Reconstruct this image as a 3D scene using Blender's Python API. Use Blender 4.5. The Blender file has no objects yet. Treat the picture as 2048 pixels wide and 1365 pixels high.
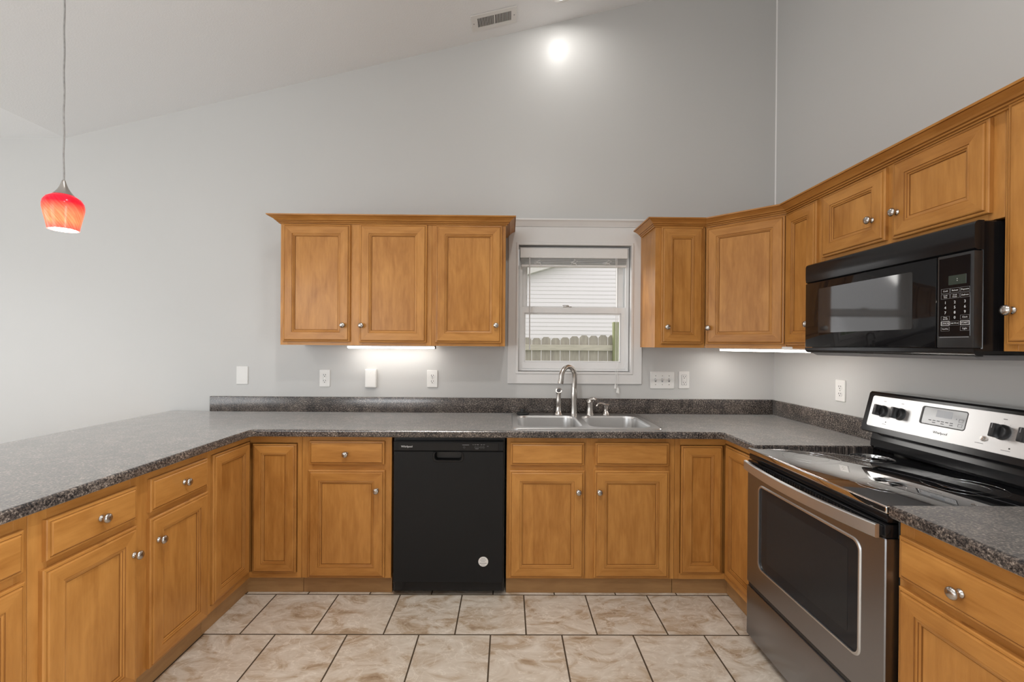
import bpy, bmesh, math, random
from mathutils import Vector, Matrix
PI = math.pi
SC = bpy.context.scene
COL = SC.collection
rnd = random.Random(7)

# ------------------------------------------------------------------ camera, world, lights, exposure
cam_d = bpy.data.cameras.new('camera')
cam_d.sensor_width = 36.0
cam_d.lens = 15.6955
cam_d.shift_y = 0.005337
cam_d.clip_start = 0.05
cam = bpy.data.objects.new('camera', cam_d)
COL.objects.link(cam)
_r = Vector((0.9999392, -0.0081243, 0.0074565)); _u = Vector((-0.0074342, 0.0027737, 0.9999685)); _f = Vector((0.0081447, 0.9999632, -0.0027131))
cam.matrix_world = Matrix(((_r.x, _u.x, -_f.x, 0), (_r.y, _u.y, -_f.y, -3.0307), (_r.z, _u.z, -_f.z, 1.3642), (0, 0, 0, 1)))
SC.camera = cam

w = bpy.data.worlds.new('overcast_sky'); SC.world = w
w.use_nodes = True
bg = w.node_tree.nodes['Background']
bg.inputs['Color'].default_value = (1.0, 0.985, 0.98, 1)
bg.inputs['Strength'].default_value = 1.12

SC.view_settings.view_transform = 'Standard'
SC.view_settings.look = 'None'
SC.view_settings.gamma = 1.0
SC.view_settings.use_curve_mapping = False
SC.view_settings.exposure = 0.40


def area_light(name, loc, direction, sx, sy, power, color=(1, 1, 1), shape='RECTANGLE', spread=PI):
    l = bpy.data.lights.new(name, 'AREA')
    l.shape = shape; l.size = sx
    if shape in ('RECTANGLE', 'ELLIPSE'):
        l.size_y = sy
    l.energy = power; l.color = color; l.spread = spread
    o = bpy.data.objects.new(name, l)
    o.location = loc
    o.rotation_euler = Vector(direction).to_track_quat('-Z', 'Y').to_euler()
    COL.objects.link(o)
    return o


# fill lamps added at made-up, unseen openings in the left, rear and right walls
area_light('added_left_fill', (-5.93, -3.2, 1.12), (1, 0, 0.5), 3.3, 2.1, 47, (0.93, 0.97, 1.0))
area_light('added_rear_fill', (-3.4, -6.43, 1.55), (0, 1, 0.75), 2.3, 1.45, 60, (0.93, 0.97, 1.0))
area_light('added_right_fill', (1.75, -3.62, 1.25), (-1, 0, 0.1), 0.9, 1.7, 36, (0.95, 0.98, 1.0), spread=1.9)

sun_d = bpy.data.lights.new('hazy_sun', 'SUN'); sun_d.energy = 2.2; sun_d.angle = 0.7; sun_d.color = (1.0, 0.97, 0.92)
sun = bpy.data.objects.new('hazy_sun', sun_d); COL.objects.link(sun)
sun.rotation_euler = Vector((0.8, -0.5, -0.30)).to_track_quat('-Z', 'Y').to_euler()

# ------------------------------------------------------------------ mesh builder


class MB:
    """Collects polygons; build() links them as one mesh object."""

    def __init__(self):
        self.v = []; self.f = []; self.m = []; self.uv = []; self.g = []

    def add(self, verts, faces, mat=0, grain=2, uvs=None, M=None):
        b = len(self.v)
        for p in verts:
            p = Vector(p)
            self.v.append(M @ p if M is not None else p)
        for i, f in enumerate(faces):
            self.f.append([b + k for k in f])
            self.m.append(mat[i] if isinstance(mat, (list, tuple)) else mat)
            self.g.append(grain[i] if isinstance(grain, (list, tuple)) else grain)
            self.uv.append(uvs[i] if uvs else None)
        return self

    def box(self, a, b, bev=0.0, mat=0, grain=2, M=None, seg=1):
        bm = bmesh.new()
        bmesh.ops.create_cube(bm, size=1.0)
        c = [(a[i] + b[i]) / 2 for i in range(3)]; s = [abs(b[i] - a[i]) for i in range(3)]
        for v in bm.verts:
            v.co = Vector((c[0] + v.co.x * s[0], c[1] + v.co.y * s[1], c[2] + v.co.z * s[2]))
        if bev > 0:
            bmesh.ops.bevel(bm, geom=bm.edges[:], offset=min(bev, min(s) * 0.45), segments=seg, affect='EDGES', profile=0.5)
        self.add([v.co.copy() for v in bm.verts], [[v.index for v in f.verts] for f in bm.faces] if not bm.verts.index_update() else [], mat, grain, None, M)
        bm.free()
        return self

    def lathe(self, prof, n=24, mat=0, M=None, caps=True):
        """prof: (radius, height) list, turned about local Z."""
        vs = []; fs = []
        for r, z in prof:
            for k in range(n):
                a = 2 * PI * k / n
                vs.append((r * math.cos(a), r * math.sin(a), z))
        for i in range(len(prof) - 1):
            for k in range(n):
                k2 = (k + 1) % n
                fs.append([i * n + k, i * n + k2, (i + 1) * n + k2, (i + 1) * n + k])
        if caps:
            if prof[0][0] > 1e-6:
                fs.append(list(range(n))[::-1])
            if prof[-1][0] > 1e-6:
                fs.append([(len(prof) - 1) * n + k for k in range(n)])
        return self.add(vs, fs, mat, 2, None, M)

    def tube(self, pts, radii, n=16, mat=0, M=None):
        pts = [Vector(p) for p in pts]
        if not isinstance(radii, (list, tuple)):
            radii = [radii] * len(pts)
        vs = []; fs = []
        t0 = (pts[1] - pts[0]).normalized()
        ref = Vector((0, 0, 1)) if abs(t0.z) < 0.9 else Vector((1, 0, 0))
        nx = t0.cross(ref).normalized()
        for i, p in enumerate(pts):
            if i == 0: t = pts[1] - pts[0]
            elif i == len(pts) - 1: t = pts[-1] - pts[-2]
            else: t = pts[i + 1] - pts[i - 1]
            t.normalize()
            nx = (nx - t * nx.dot(t)).normalized()
            ny = t.cross(nx)
            for k in range(n):
                a = 2 * PI * k / n
                vs.append(p + (nx * math.cos(a) + ny * math.sin(a)) * radii[i])
        for i in range(len(pts) - 1):
            for k in range(n):
                k2 = (k + 1) % n
                fs.append([i * n + k, i * n + k2, (i + 1) * n + k2, (i + 1) * n + k])
        fs.append(list(range(n))[::-1]); fs.append([(len(pts) - 1) * n + k for k in range(n)])
        return self.add(vs, fs, mat, 2, None, M)

    def prism(self, poly, a, b, axis=2, mat=0, grain=2, M=None):
        """extrude a 2D polygon from a to b along an axis (0,1,2); the poly gives the other two in order."""
        def p3(p, h):
            q = [0, 0, 0]; o = [i for i in range(3) if i != axis]
            q[o[0]] = p[0]; q[o[1]] = p[1]; q[axis] = h
            return q
        n = len(poly)
        vs = [p3(p, a) for p in poly] + [p3(p, b) for p in poly]
        fs = [list(range(n)), [n + k for k in range(n)][::-1]]
        for k in range(n):
            fs.append([k, n + k, n + (k + 1) % n, (k + 1) % n])
        return self.add(vs, fs, mat, grain, None, M)

    def plate(self, outer, holes, z0, z1, mat=0, M=None, grain=0, bev=0.0):
        """flat plate in local XY between z0 and z1 with through holes; top edges may be chamfered."""
        def fill(loops, z, flip):
            bm = bmesh.new(); es = []
            for L in loops:
                vv = [bm.verts.new((p[0], p[1], z)) for p in L]
                for k in range(len(vv)):
                    es.append(bm.edges.new((vv[k], vv[(k + 1) % len(vv)])))
            bmesh.ops.triangle_fill(bm, use_beauty=True, use_dissolve=False, edges=es, normal=Vector((0, 0, 1)))
            bm.verts.index_update()
            vs = [v.co.copy() for v in bm.verts]; fs = []
            for f in bm.faces:
                ids = [v.index for v in f.verts]
                up = f.normal.z > 0
                fs.append(ids[::-1] if (up == flip) else ids)
            bm.free()
            return vs, fs
        o_top = inset(outer, bev) if bev > 0 else outer
        vs, fs = fill([o_top] + holes, z1, False); self.add(vs, fs, mat, grain, None, M)
        vs, fs = fill([outer] + holes, z0, True); self.add(vs, fs, mat, grain, None, M)
        n = len(outer)
        zb = z1 - bev
        vs = [(p[0], p[1], z0) for p in outer] + [(p[0], p[1], zb) for p in outer]
        fs = [[k, (k + 1) % n, n + (k + 1) % n, n + k] for k in range(n)]
        self.add(vs, fs, mat, grain, None, M)
        if bev > 0:
            vs = [(p[0], p[1], zb) for p in outer] + [(p[0], p[1], z1) for p in o_top]
            self.add(vs, fs, mat, grain, None, M)
        for h in holes:
            n = len(h)
            vs = [(p[0], p[1], z0) for p in h] + [(p[0], p[1], z1) for p in h]
            fs = [[k, n + k, n + (k + 1) % n, (k + 1) % n] for k in range(n)]
            self.add(vs, fs, mat, grain, None, M)
        return self

    def text(self, s, size, M, mat=0, depth=0.0003):
        cu = bpy.data.curves.new('lettering', 'FONT')
        cu.body = s; cu.size = size; cu.align_x = 'CENTER'; cu.align_y = 'CENTER'; cu.extrude = depth; cu.resolution_u = 2
        o = bpy.data.objects.new('lettering', cu); COL.objects.link(o)
        dg = bpy.context.evaluated_depsgraph_get()
        me = bpy.data.meshes.new_from_object(o.evaluated_get(dg))
        self.add([v.co.copy() for v in me.vertices], [list(p.vertices) for p in me.polygons], mat, 0, None, M)
        bpy.data.objects.remove(o); bpy.data.curves.remove(cu); bpy.data.meshes.remove(me)
        return self

    def build(self, name, mats, parent=None, smooth=35, loc=None, rot=None, label=None):
        me = bpy.data.meshes.new(name)
        me.from_pydata([tuple(v) for v in self.v], [], self.f)
        if not isinstance(mats, (list, tuple)):
            mats = [mats]
        for m in mats:
            me.materials.append(m)
        me.polygons.foreach_set('material_index', self.m)
        ul = me.uv_layers.new(name='UVMap')
        ox, oy = rnd.uniform(0, 50), rnd.uniform(0, 50)
        for p in me.polygons:
            given = self.uv[p.index]; g = self.g[p.index]; nrm = p.normal
            ax = max(range(3), key=lambda i: abs(nrm[i]))
            for j, li in enumerate(p.loop_indices):
                co = me.vertices[me.loops[li].vertex_index].co
                if given:
                    u = given[j]
                else:
                    if ax != g:
                        u = (co[g], co[3 - ax - g])
                    else:
                        o2 = [i for i in range(3) if i != ax]
                        u = (co[o2[0]], co[o2[1]])
                    u = (u[0] + ox, u[1] + oy)
                ul.data[li].uv = u
        if smooth:
            me.polygons.foreach_set('use_smooth', [True] * len(me.polygons))
            me.set_sharp_from_angle(angle=math.radians(smooth))
        me.update()
        o = bpy.data.objects.new(name, me)
        COL.objects.link(o)
        if parent is not None:
            o.parent = parent
        if loc: o.location = loc
        if rot: o.rotation_euler = rot
        if label: o['label'] = label
        return o


def inset(poly, d):
    """inset a counter-clockwise polygon by d (mitred)."""
    n = len(poly); out = []
    for i in range(n):
        p0, p1, p2 = Vector(poly[i - 1]).to_2d(), Vector(poly[i]).to_2d(), Vector(poly[(i + 1) % n]).to_2d()
        a = (p1 - p0).normalized(); b = (p2 - p1).normalized()
        na = Vector((-a.y, a.x)); nb = Vector((-b.y, b.x))
        m = na + nb
        if m.length < 1e-6: m = na
        m.normalize()
        c = max(0.25, m.dot(na))
        q = p1 + m * (d / c)
        out.append((q.x, q.y))
    return out


def rrect(x0, y0, x1, y1, r, n=5):
    pts = []
    for cx, cy, a0 in ((x1 - r, y0 + r, -PI / 2), (x1 - r, y1 - r, 0), (x0 + r, y1 - r, PI / 2), (x0 + r, y0 + r, PI)):
        for k in range(n + 1):
            a = a0 + (PI / 2) * k / n
            pts.append((cx + r * math.cos(a), cy + r * math.sin(a)))
    return pts


def curve_pts(P, m=6):
    """Catmull-Rom through the points, so bent tubes have no kinks."""
    P = [Vector(p) for p in P]; out = []
    for i in range(len(P) - 1):
        a = P[max(0, i - 1)]; b = P[i]; c = P[i + 1]; d = P[min(len(P) - 1, i + 2)]
        for k in range(m):
            t = k / m
            out.append(0.5 * ((2 * b) + (c - a) * t + (2 * a - 5 * b + 4 * c - d) * t * t + (3 * b - a - 3 * c + d) * t ** 3))
    return out + [P[-1]]


def curve_rad(r, m=6):
    out = []
    for i in range(len(r) - 1):
        out += [r[i] + (r[i + 1] - r[i]) * k / m for k in range(m)]
    return out + [r[-1]]


def circle(cx, cy, r, n=20):
    return [(cx + r * math.cos(2 * PI * k / n), cy + r * math.sin(2 * PI * k / n)) for k in range(n)]


def thing(name, label, cat, loc=(0, 0, 0), rz=0.0, group=None):
    o = bpy.data.objects.new(name, None); COL.objects.link(o)
    o.empty_display_size = 0.1
    o.location = loc; o.rotation_euler = (0, 0, rz)
    tag(o, label, cat, group)
    return o


def tag(o, label, cat, group=None):
    o['label'] = label; o['category'] = cat
    if group: o['group'] = group
    return o


def struct(o):
    o['kind'] = 'structure'
    return o


# plates are made in local XY facing +Z; these turn them to stand up facing local -Y (x right, y up)
UP = Matrix(((1, 0, 0, 0), (0, 0, -1, 0), (0, 1, 0, 0), (0, 0, 0, 1)))


def at(x=0, y=0, z=0, base=UP):
    return Matrix.Translation((x, y, z)) @ base


# ------------------------------------------------------------------ materials

def new_mat(name):
    m = bpy.data.materials.new(name); m.use_nodes = True
    nt = m.node_tree
    return m, nt, nt.nodes['Principled BSDF']


def plain(name, color, rough=0.5, metal=0.0, spec=0.5, noise=0.0, scale=60.0, bump=0.0, coat=0.0, aniso=None):
    m, nt, b = new_mat(name)
    b.inputs['Base Color'].default_value = (*color, 1)
    b.inputs['Roughness'].default_value = rough
    b.inputs['Metallic'].default_value = metal
    b.inputs['Specular IOR Level'].default_value = spec
    b.inputs['Coat Weight'].default_value = coat
    tc = nt.nodes.new('ShaderNodeTexCoord'); nz = nt.nodes.new('ShaderNodeTexNoise')
    nz.inputs['Scale'].default_value = scale; nz.inputs['Detail'].default_value = 4
    if aniso:
        mp = nt.nodes.new('ShaderNodeMapping'); mp.inputs['Scale'].default_value = aniso
        nt.links.new(tc.outputs['Object'], mp.inputs['Vector']); nt.links.new(mp.outputs['Vector'], nz.inputs['Vector'])
    else:
        nt.links.new(tc.outputs['Object'], nz.inputs['Vector'])
    if noise > 0:
        mx = nt.nodes.new('ShaderNodeMix'); mx.data_type = 'RGBA'
        mx.inputs[6].default_value = (*[max(0, c * (1 - noise)) for c in color], 1)
        mx.inputs[7].default_value = (*[min(1, c * (1 + noise)) for c in color], 1)
        nt.links.new(nz.outputs['Fac'], mx.inputs[0]); nt.links.new(mx.outputs[2], b.inputs['Base Color'])
    if bump > 0:
        bp = nt.nodes.new('ShaderNodeBump'); bp.inputs['Strength'].default_value = bump; bp.inputs['Distance'].default_value = 0.002
        nt.links.new(nz.outputs['Fac'], bp.inputs['Height']); nt.links.new(bp.outputs['Normal'], b.inputs['Normal'])
    return m


def emitter(name, color, strength):
    m, nt, b = new_mat(name)
    b.inputs['Base Color'].default_value = (*color, 1)
    b.inputs['Emission Color'].default_value = (*color, 1)
    b.inputs['Emission Strength'].default_value = strength
    return m


def wood(name, dark, light, rough=0.33):
    m, nt, b = new_mat(name)
    N = nt.nodes.new; L = nt.links.new
    uv = N('ShaderNodeUVMap')
    mp = N('ShaderNodeMapping'); mp.inputs['Scale'].default_value = (2.6, 22.0, 1.0)
    n1 = N('ShaderNodeTexNoise'); n1.inputs['Scale'].default_value = 3.0; n1.inputs['Detail'].default_value = 6; n1.inputs['Roughness'].default_value = 0.6
    mp2 = N('ShaderNodeMapping'); mp2.inputs['Scale'].default_value = (1.0, 3.2, 1.0)
    n2 = N('ShaderNodeTexNoise'); n2.inputs['Scale'].default_value = 4.5; n2.inputs['Detail'].default_value = 3; n2.inputs['Distortion'].default_value = 0.8
    mp3 = N('ShaderNodeMapping'); mp3.inputs['Scale'].default_value = (0.05, 9.0, 1.0)
    n3 = N('ShaderNodeTexWhiteNoise'); n3.noise_dimensions = '1D'
    L(uv.outputs['UV'], mp.inputs['Vector']); L(uv.outputs['UV'], mp2.inputs['Vector']); L(uv.outputs['UV'], mp3.inputs['Vector'])
    sx = N('ShaderNodeSeparateXYZ'); L(mp3.outputs['Vector'], sx.inputs['Vector'])
    fl = N('ShaderNodeMath'); fl.operation = 'FLOOR'; L(sx.outputs['Y'], fl.inputs[0]); L(fl.outputs[0], n3.inputs['W'])
    L(mp.outputs['Vector'], n1.inputs['Vector']); L(mp2.outputs['Vector'], n2.inputs['Vector'])
    a = N('ShaderNodeMath'); a.operation = 'MULTIPLY_ADD'; L(n1.outputs['Fac'], a.inputs[0]); a.inputs[1].default_value = 0.42
    s2 = N('ShaderNodeMath'); s2.operation = 'MULTIPLY'; L(n2.outputs['Fac'], s2.inputs[0]); s2.inputs[1].default_value = 0.58; L(s2.outputs[0], a.inputs[2])
    s3 = N('ShaderNodeMath'); s3.operation = 'MULTIPLY_ADD'; L(n3.outputs['Value'], s3.inputs[0]); s3.inputs[1].default_value = 0.14; L(a.outputs[0], s3.inputs[2])
    cr = N('ShaderNodeValToRGB'); L(s3.outputs[0], cr.inputs['Fac'])
    cr.color_ramp.elements[0].position = 0.34; cr.color_ramp.elements[0].color = (*dark, 1)
    cr.color_ramp.elements[1].position = 0.74; cr.color_ramp.elements[1].color = (*light, 1)
    L(cr.outputs['Color'], b.inputs['Base Color'])
    b.inputs['Roughness'].default_value = rough
    b.inputs['Specular IOR Level'].default_value = 0.33
    bp = N('ShaderNodeBump'); bp.inputs['Strength'].default_value = 0.06; bp.inputs['Distance'].default_value = 0.001
    L(n1.outputs['Fac'], bp.inputs['Height']); L(bp.outputs['Normal'], b.inputs['Normal'])
    return m


def laminate(name):
    m, nt, b = new_mat(name)
    N = nt.nodes.new; L = nt.links.new
    tc = N('ShaderNodeTexCoord')
    n1 = N('ShaderNodeTexNoise'); n1.inputs['Scale'].default_value = 150; n1.inputs['Detail'].default_value = 5; n1.inputs['Roughness'].default_value = 0.7
    n2 = N('ShaderNodeTexNoise'); n2.inputs['Scale'].default_value = 9; n2.inputs['Detail'].default_value = 4; n2.inputs['Distortion'].default_value = 1.2
    n3 = N('ShaderNodeTexNoise'); n3.inputs['Scale'].default_value = 60; n3.inputs['Detail'].default_value = 3
    for n in (n1, n2, n3):
        L(tc.outputs['Object'], n.inputs['Vector'])
    mx = N('ShaderNodeMath'); mx.operation = 'MULTIPLY_ADD'; L(n2.outputs['Fac'], mx.inputs[0]); mx.inputs[1].default_value = 0.18
    h = N('ShaderNodeMath'); h.operation = 'MULTIPLY'; L(n1.outputs['Fac'], h.inputs[0]); h.inputs[1].default_value = 0.82; L(h.outputs[0], mx.inputs[2])
    cr = N('ShaderNodeValToRGB'); L(mx.outputs[0], cr.inputs['Fac'])
    e = cr.color_ramp.elements
    e[0].position = 0.42; e[0].color = (0.010, 0.010, 0.012, 1)
    e[1].position = 0.64; e[1].color = (0.42, 0.36, 0.31, 1)
    e2 = cr.color_ramp.elements.new(0.50); e2.color = (0.070, 0.058, 0.052, 1)
    e3 = cr.color_ramp.elements.new(0.57); e3.color = (0.16, 0.13, 0.11, 1)
    L(cr.outputs['Color'], b.inputs['Base Color'])
    b.inputs['Roughness'].default_value = 0.20
    b.inputs['IOR'].default_value = 1.6
    b.inputs['Sheen Weight'].default_value = 0.55
    b.inputs['Sheen Roughness'].default_value = 0.35
    b.inputs['Sheen Tint'].default_value = (1.0, 0.97, 0.93, 1)
    bp = N('ShaderNodeBump'); bp.inputs['Strength'].default_value = 0.10; bp.inputs['Distance'].default_value = 0.001
    L(n3.outputs['Fac'], bp.inputs['Height']); L(bp.outputs['Normal'], b.inputs['Normal'])
    return m


def tile_floor(name, tx, ty, t, g):
    m, nt, b = new_mat(name)
    N = nt.nodes.new; L = nt.links.new

    def math_(op, a, c=None, d=None):
        n = N('ShaderNodeMath'); n.operation = op
        for i, v in enumerate((a, c, d)):
            if v is None: continue
            if isinstance(v, (int, float)): n.inputs[i].default_value = v
            else: L(v, n.inputs[i])
        return n.outputs[0]
    tc = N('ShaderNodeTexCoord'); sp = N('ShaderNodeSeparateXYZ'); L(tc.outputs['Object'], sp.inputs['Vector'])
    ry = math_('DIVIDE', math_('SUBTRACT', sp.outputs['Y'], ty), t)
    row = math_('FLOOR', ry)
    half = math_('MULTIPLY', math_('FLOORED_MODULO', math_('ADD', row, 1.0), 2.0), 0.5)
    rx = math_('ADD', math_('DIVIDE', math_('SUBTRACT', sp.outputs['X'], tx), t), half)
    colm = math_('FLOOR', rx)
    fx = math_('ABSOLUTE', math_('SUBTRACT', math_('FRACT', rx), 0.5)); fy = math_('ABSOLUTE', math_('SUBTRACT', math_('FRACT', ry), 0.5))
    edge = math_('MAXIMUM', fx, fy)
    mr = N('ShaderNodeMapRange'); mr.interpolation_type = 'SMOOTHSTEP'
    L(edge, mr.inputs['Value']); mr.inputs['From Min'].default_value = 0.5 - g / (2 * t) - 0.004; mr.inputs['From Max'].default_value = 0.5 - g / (2 * t) + 0.003
    cid = N('ShaderNodeCombineXYZ'); L(colm, cid.inputs['X']); L(row, cid.inputs['Y'])
    wn = N('ShaderNodeTexWhiteNoise'); wn.noise_dimensions = '2D'; L(cid.outputs['Vector'], wn.inputs['Vector'])
    sc = N('ShaderNodeVectorMath'); sc.operation = 'SCALE'; L(wn.outputs['Color'], sc.inputs[0]); sc.inputs['Scale'].default_value = 40.0
    ad = N('ShaderNodeVectorMath'); ad.operation = 'ADD'; L(sc.outputs['Vector'], ad.inputs[0]); L(tc.outputs['Object'], ad.inputs[1])
    mp = N('ShaderNodeMapping'); mp.inputs['Scale'].default_value = (1.0, 1.7, 1.0); mp.inputs['Rotation'].default_value = (0, 0, 0.55); L(ad.outputs['Vector'], mp.inputs['Vector'])
    n1 = N('ShaderNodeTexNoise'); n1.inputs['Scale'].default_value = 5.5; n1.inputs['Detail'].default_value = 8; n1.inputs['Roughness'].default_value = 0.62; n1.inputs['Distortion'].default_value = 1.4
    n2 = N('ShaderNodeTexNoise'); n2.inputs['Scale'].default_value = 6.0; n2.inputs['Detail'].default_value = 6; n2.inputs['Distortion'].default_value = 2.2
    n3 = N('ShaderNodeTexNoise'); n3.inputs['Scale'].default_value = 30; n3.inputs['Detail'].default_value = 5
    for n in (n1, n2, n3): L(mp.outputs['Vector'], n.inputs['Vector'])
    cr = N('ShaderNodeValToRGB'); L(n1.outputs['Fac'], cr.inputs['Fac'])
    e = cr.color_ramp.elements
    e[0].position = 0.27; e[0].color = (0.26, 0.17, 0.10, 1)
    e[1].position = 0.68; e[1].color = (0.68, 0.62, 0.54, 1)
    e2 = e.new(0.40); e2.color = (0.45, 0.35, 0.25, 1)
    e3 = e.new(0.50); e3.color = (0.57, 0.495, 0.41, 1)
    # thin veins where the second noise crosses its middle
    vein = math_('ABSOLUTE', math_('SUBTRACT', n2.outputs['Fac'], 0.5))
    vr = N('ShaderNodeMapRange'); L(vein, vr.inputs['Value']); vr.inputs['From Min'].default_value = 0.0; vr.inputs['From Max'].default_value = 0.022
    vr.inputs['To Min'].default_value = 0.75; vr.inputs['To Max'].default_value = 0.0
    gate = math_('MULTIPLY', vr.outputs['Result'], math_('SMOOTH_MIN', math_('MULTIPLY', n1.outputs['Fac'], 1.4), 1.0, 0.1))
    m1 = N('ShaderNodeMix'); m1.data_type = 'RGBA'; L(gate, m1.inputs[0]); L(cr.outputs['Color'], m1.inputs[6]); m1.inputs[7].default_value = (0.78, 0.72, 0.63, 1)
    m2 = N('ShaderNodeMix'); m2.data_type = 'RGBA'; L(mr.outputs['Result'], m2.inputs[0]); L(m1.outputs[2], m2.inputs[6]); m2.inputs[7].default_value = (0.065, 0.042, 0.022, 1)
    L(m2.outputs[2], b.inputs['Base Color'])
    ro = N('ShaderNodeMapRange'); L(mr.outputs['Result'], ro.inputs['Value']); ro.inputs['To Min'].default_value = 0.42; ro.inputs['To Max'].default_value = 0.9
    L(ro.outputs['Result'], b.inputs['Roughness'])
    hh = math_('SUBTRACT', math_('MULTIPLY', n3.outputs['Fac'], 0.15), mr.outputs['Result'])
    bp = N('ShaderNodeBump'); bp.inputs['Strength'].default_value = 0.5; bp.inputs['Distance'].default_value = 0.003
    L(hh, bp.inputs['Height']); L(bp.outputs['Normal'], b.inputs['Normal'])
    return m


def glass(name, tint=(1, 1, 1), refl=0.06):
    m, nt, b = new_mat(name)
    nt.nodes.remove(b)
    out = nt.nodes['Material Output']
    tr = nt.nodes.new('ShaderNodeBsdfTransparent'); tr.inputs['Color'].default_value = (*tint, 1)
    gl = nt.nodes.new('ShaderNodeBsdfGlossy'); gl.inputs['Roughness'].default_value = 0.02
    fr = nt.nodes.new('ShaderNodeFresnel')
    ge = nt.nodes.new('ShaderNodeNewGeometry'); mr = nt.nodes.new('ShaderNodeMapRange')      # the far face of the pane reflects like the near one
    mr.inputs['To Min'].default_value = 1.45; mr.inputs['To Max'].default_value = 1 / 1.45
    nt.links.new(ge.outputs['Backfacing'], mr.inputs['Value']); nt.links.new(mr.outputs['Result'], fr.inputs['IOR'])
    mx = nt.nodes.new('ShaderNodeMixShader')
    nt.links.new(fr.outputs[0], mx.inputs[0]); nt.links.new(tr.outputs[0], mx.inputs[1]); nt.links.new(gl.outputs[0], mx.inputs[2])
    nt.links.new(mx.outputs[0], out.inputs['Surface'])
    return m


def shade_glass(name):
    """red art glass with slanting streaks, pale amber band where the white lining shows through."""
    m, nt, b = new_mat(name)
    N = nt.nodes.new; L = nt.links.new
    tc = N('ShaderNodeTexCoord'); sp = N('ShaderNodeSeparateXYZ'); L(tc.outputs['Object'], sp.inputs['Vector'])
    at2 = N('ShaderNodeMath'); at2.operation = 'ARCTAN2'; L(sp.outputs['Y'], at2.inputs[0]); L(sp.outputs['X'], at2.inputs[1])
    k = N('ShaderNodeMath'); k.operation = 'MULTIPLY_ADD'; L(sp.outputs['Z'], k.inputs[0]); k.inputs[1].default_value = 13.0; L(at2.outputs[0], k.inputs[2])
    cb = N('ShaderNodeCombineXYZ'); L(k.outputs[0], cb.inputs['X']); L(sp.outputs['Z'], cb.inputs['Y'])
    mp = N('ShaderNodeMapping'); mp.inputs['Scale'].default_value = (9, 16, 1); L(cb.outputs['Vector'], mp.inputs['Vector'])
    nz = N('ShaderNodeTexNoise'); nz.inputs['Scale'].default_value = 1.0; nz.inputs['Detail'].default_value = 4; L(mp.outputs['Vector'], nz.inputs['Vector'])
    # colour bands of the glass itself by height on the shade (red crown, amber belly, coral rim)
    mr = N('ShaderNodeMapRange'); L(sp.outputs['Z'], mr.inputs['Value']); mr.inputs['From Min'].default_value = 0.0; mr.inputs['From Max'].default_value = 0.140
    cr = N('ShaderNodeValToRGB'); L(mr.outputs['Result'], cr.inputs['Fac'])
    e = cr.color_ramp.elements
    e[0].position = 0.0; e[0].color = (0.90, 0.13, 0.10, 1)
    e[1].position = 0.72; e[1].color = (0.85, 0.015, 0.035, 1)
    e2 = e.new(0.20); e2.color = (0.95, 0.30, 0.13, 1)
    e3 = e.new(0.42); e3.color = (0.95, 0.26, 0.12, 1)
    mx = N('ShaderNodeMix'); mx.data_type = 'RGBA'; mx.blend_type = 'MULTIPLY'
    st = N('ShaderNodeMapRange'); L(nz.outputs['Fac'], st.inputs['Value']); st.inputs['From Min'].default_value = 0.42; st.inputs['From Max'].default_value = 0.62; st.inputs['To Max'].default_value = 0.75
    L(st.outputs['Result'], mx.inputs[0]); L(cr.outputs['Color'], mx.inputs[6]); mx.inputs[7].default_value = (0.9, 0.45, 0.45, 1)
    L(mx.outputs[2], b.inputs['Base Color']); L(mx.outputs[2], b.inputs['Emission Color'])
    b.inputs['Emission Strength'].default_value = 0.55
    b.inputs['Roughness'].default_value = 0.16
    b.inputs['Specular IOR Level'].default_value = 0.15
    return m


WOOD = wood('honey_maple', (0.345, 0.138, 0.028), (0.555, 0.261, 0.067))
GLAZE = wood('honey_maple_groove', (0.22, 0.082, 0.015), (0.31, 0.13, 0.03), 0.5)
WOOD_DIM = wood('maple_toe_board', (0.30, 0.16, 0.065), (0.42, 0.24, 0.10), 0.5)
LAM = laminate('speckled_brown_laminate')
WALLM = plain('wall_paint', (0.562, 0.558, 0.546), 0.36, spec=0.42, noise=0.012, scale=2.0)
CEILM = plain('ceiling_paint', (0.865, 0.878, 0.89), 0.75, spec=0.3, bump=0.35, scale=130)
TRIMW = plain('white_trim_paint', (0.74, 0.73, 0.72), 0.38, noise=0.01)
VINYL = plain('white_vinyl', (0.82, 0.82, 0.82), 0.32, noise=0.01)
PLASTIC = plain('white_plastic', (0.78, 0.77, 0.75), 0.3, noise=0.01)
SLOT = plain('dark_slot', (0.03, 0.03, 0.03), 0.6, noise=0.05)
NICKEL = plain('brushed_nickel', (0.52, 0.49, 0.46), 0.26, 1.0, noise=0.06, scale=200, aniso=(1, 1, 12))
STEEL = plain('brushed_steel', (0.33, 0.337, 0.36), 0.33, 1.0, noise=0.05, scale=90, aniso=(1.0, 1, 60))
STEEL_L = plain('satin_panel_steel', (0.70, 0.71, 0.72), 0.40, 1.0, noise=0.03, scale=90, aniso=(1, 1, 40))
SINKM = plain('sink_steel', (0.72, 0.715, 0.71), 0.32, 1.0, noise=0.04, scale=80, aniso=(20, 1, 1))
BLACK = plain('black_enamel', (0.010, 0.010, 0.011), 0.16, spec=0.32, noise=0.05)
BLACKP = plain('black_plastic', (0.02, 0.02, 0.021), 0.35, spec=0.5, noise=0.05)
MWG = plain('microwave_glass', (0.007, 0.007, 0.008), 0.05, spec=0.28, noise=0.02)
BLACKG = plain('black_glass', (0.008, 0.008, 0.009), 0.035, noise=0.02)
BLACKG.node_tree.nodes['Principled BSDF'].inputs['IOR'].default_value = 12.0
BLACKT = plain('dishwasher_black', (0.013, 0.0137, 0.0148), 0.27, spec=0.2, noise=0.10, scale=3)
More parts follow.
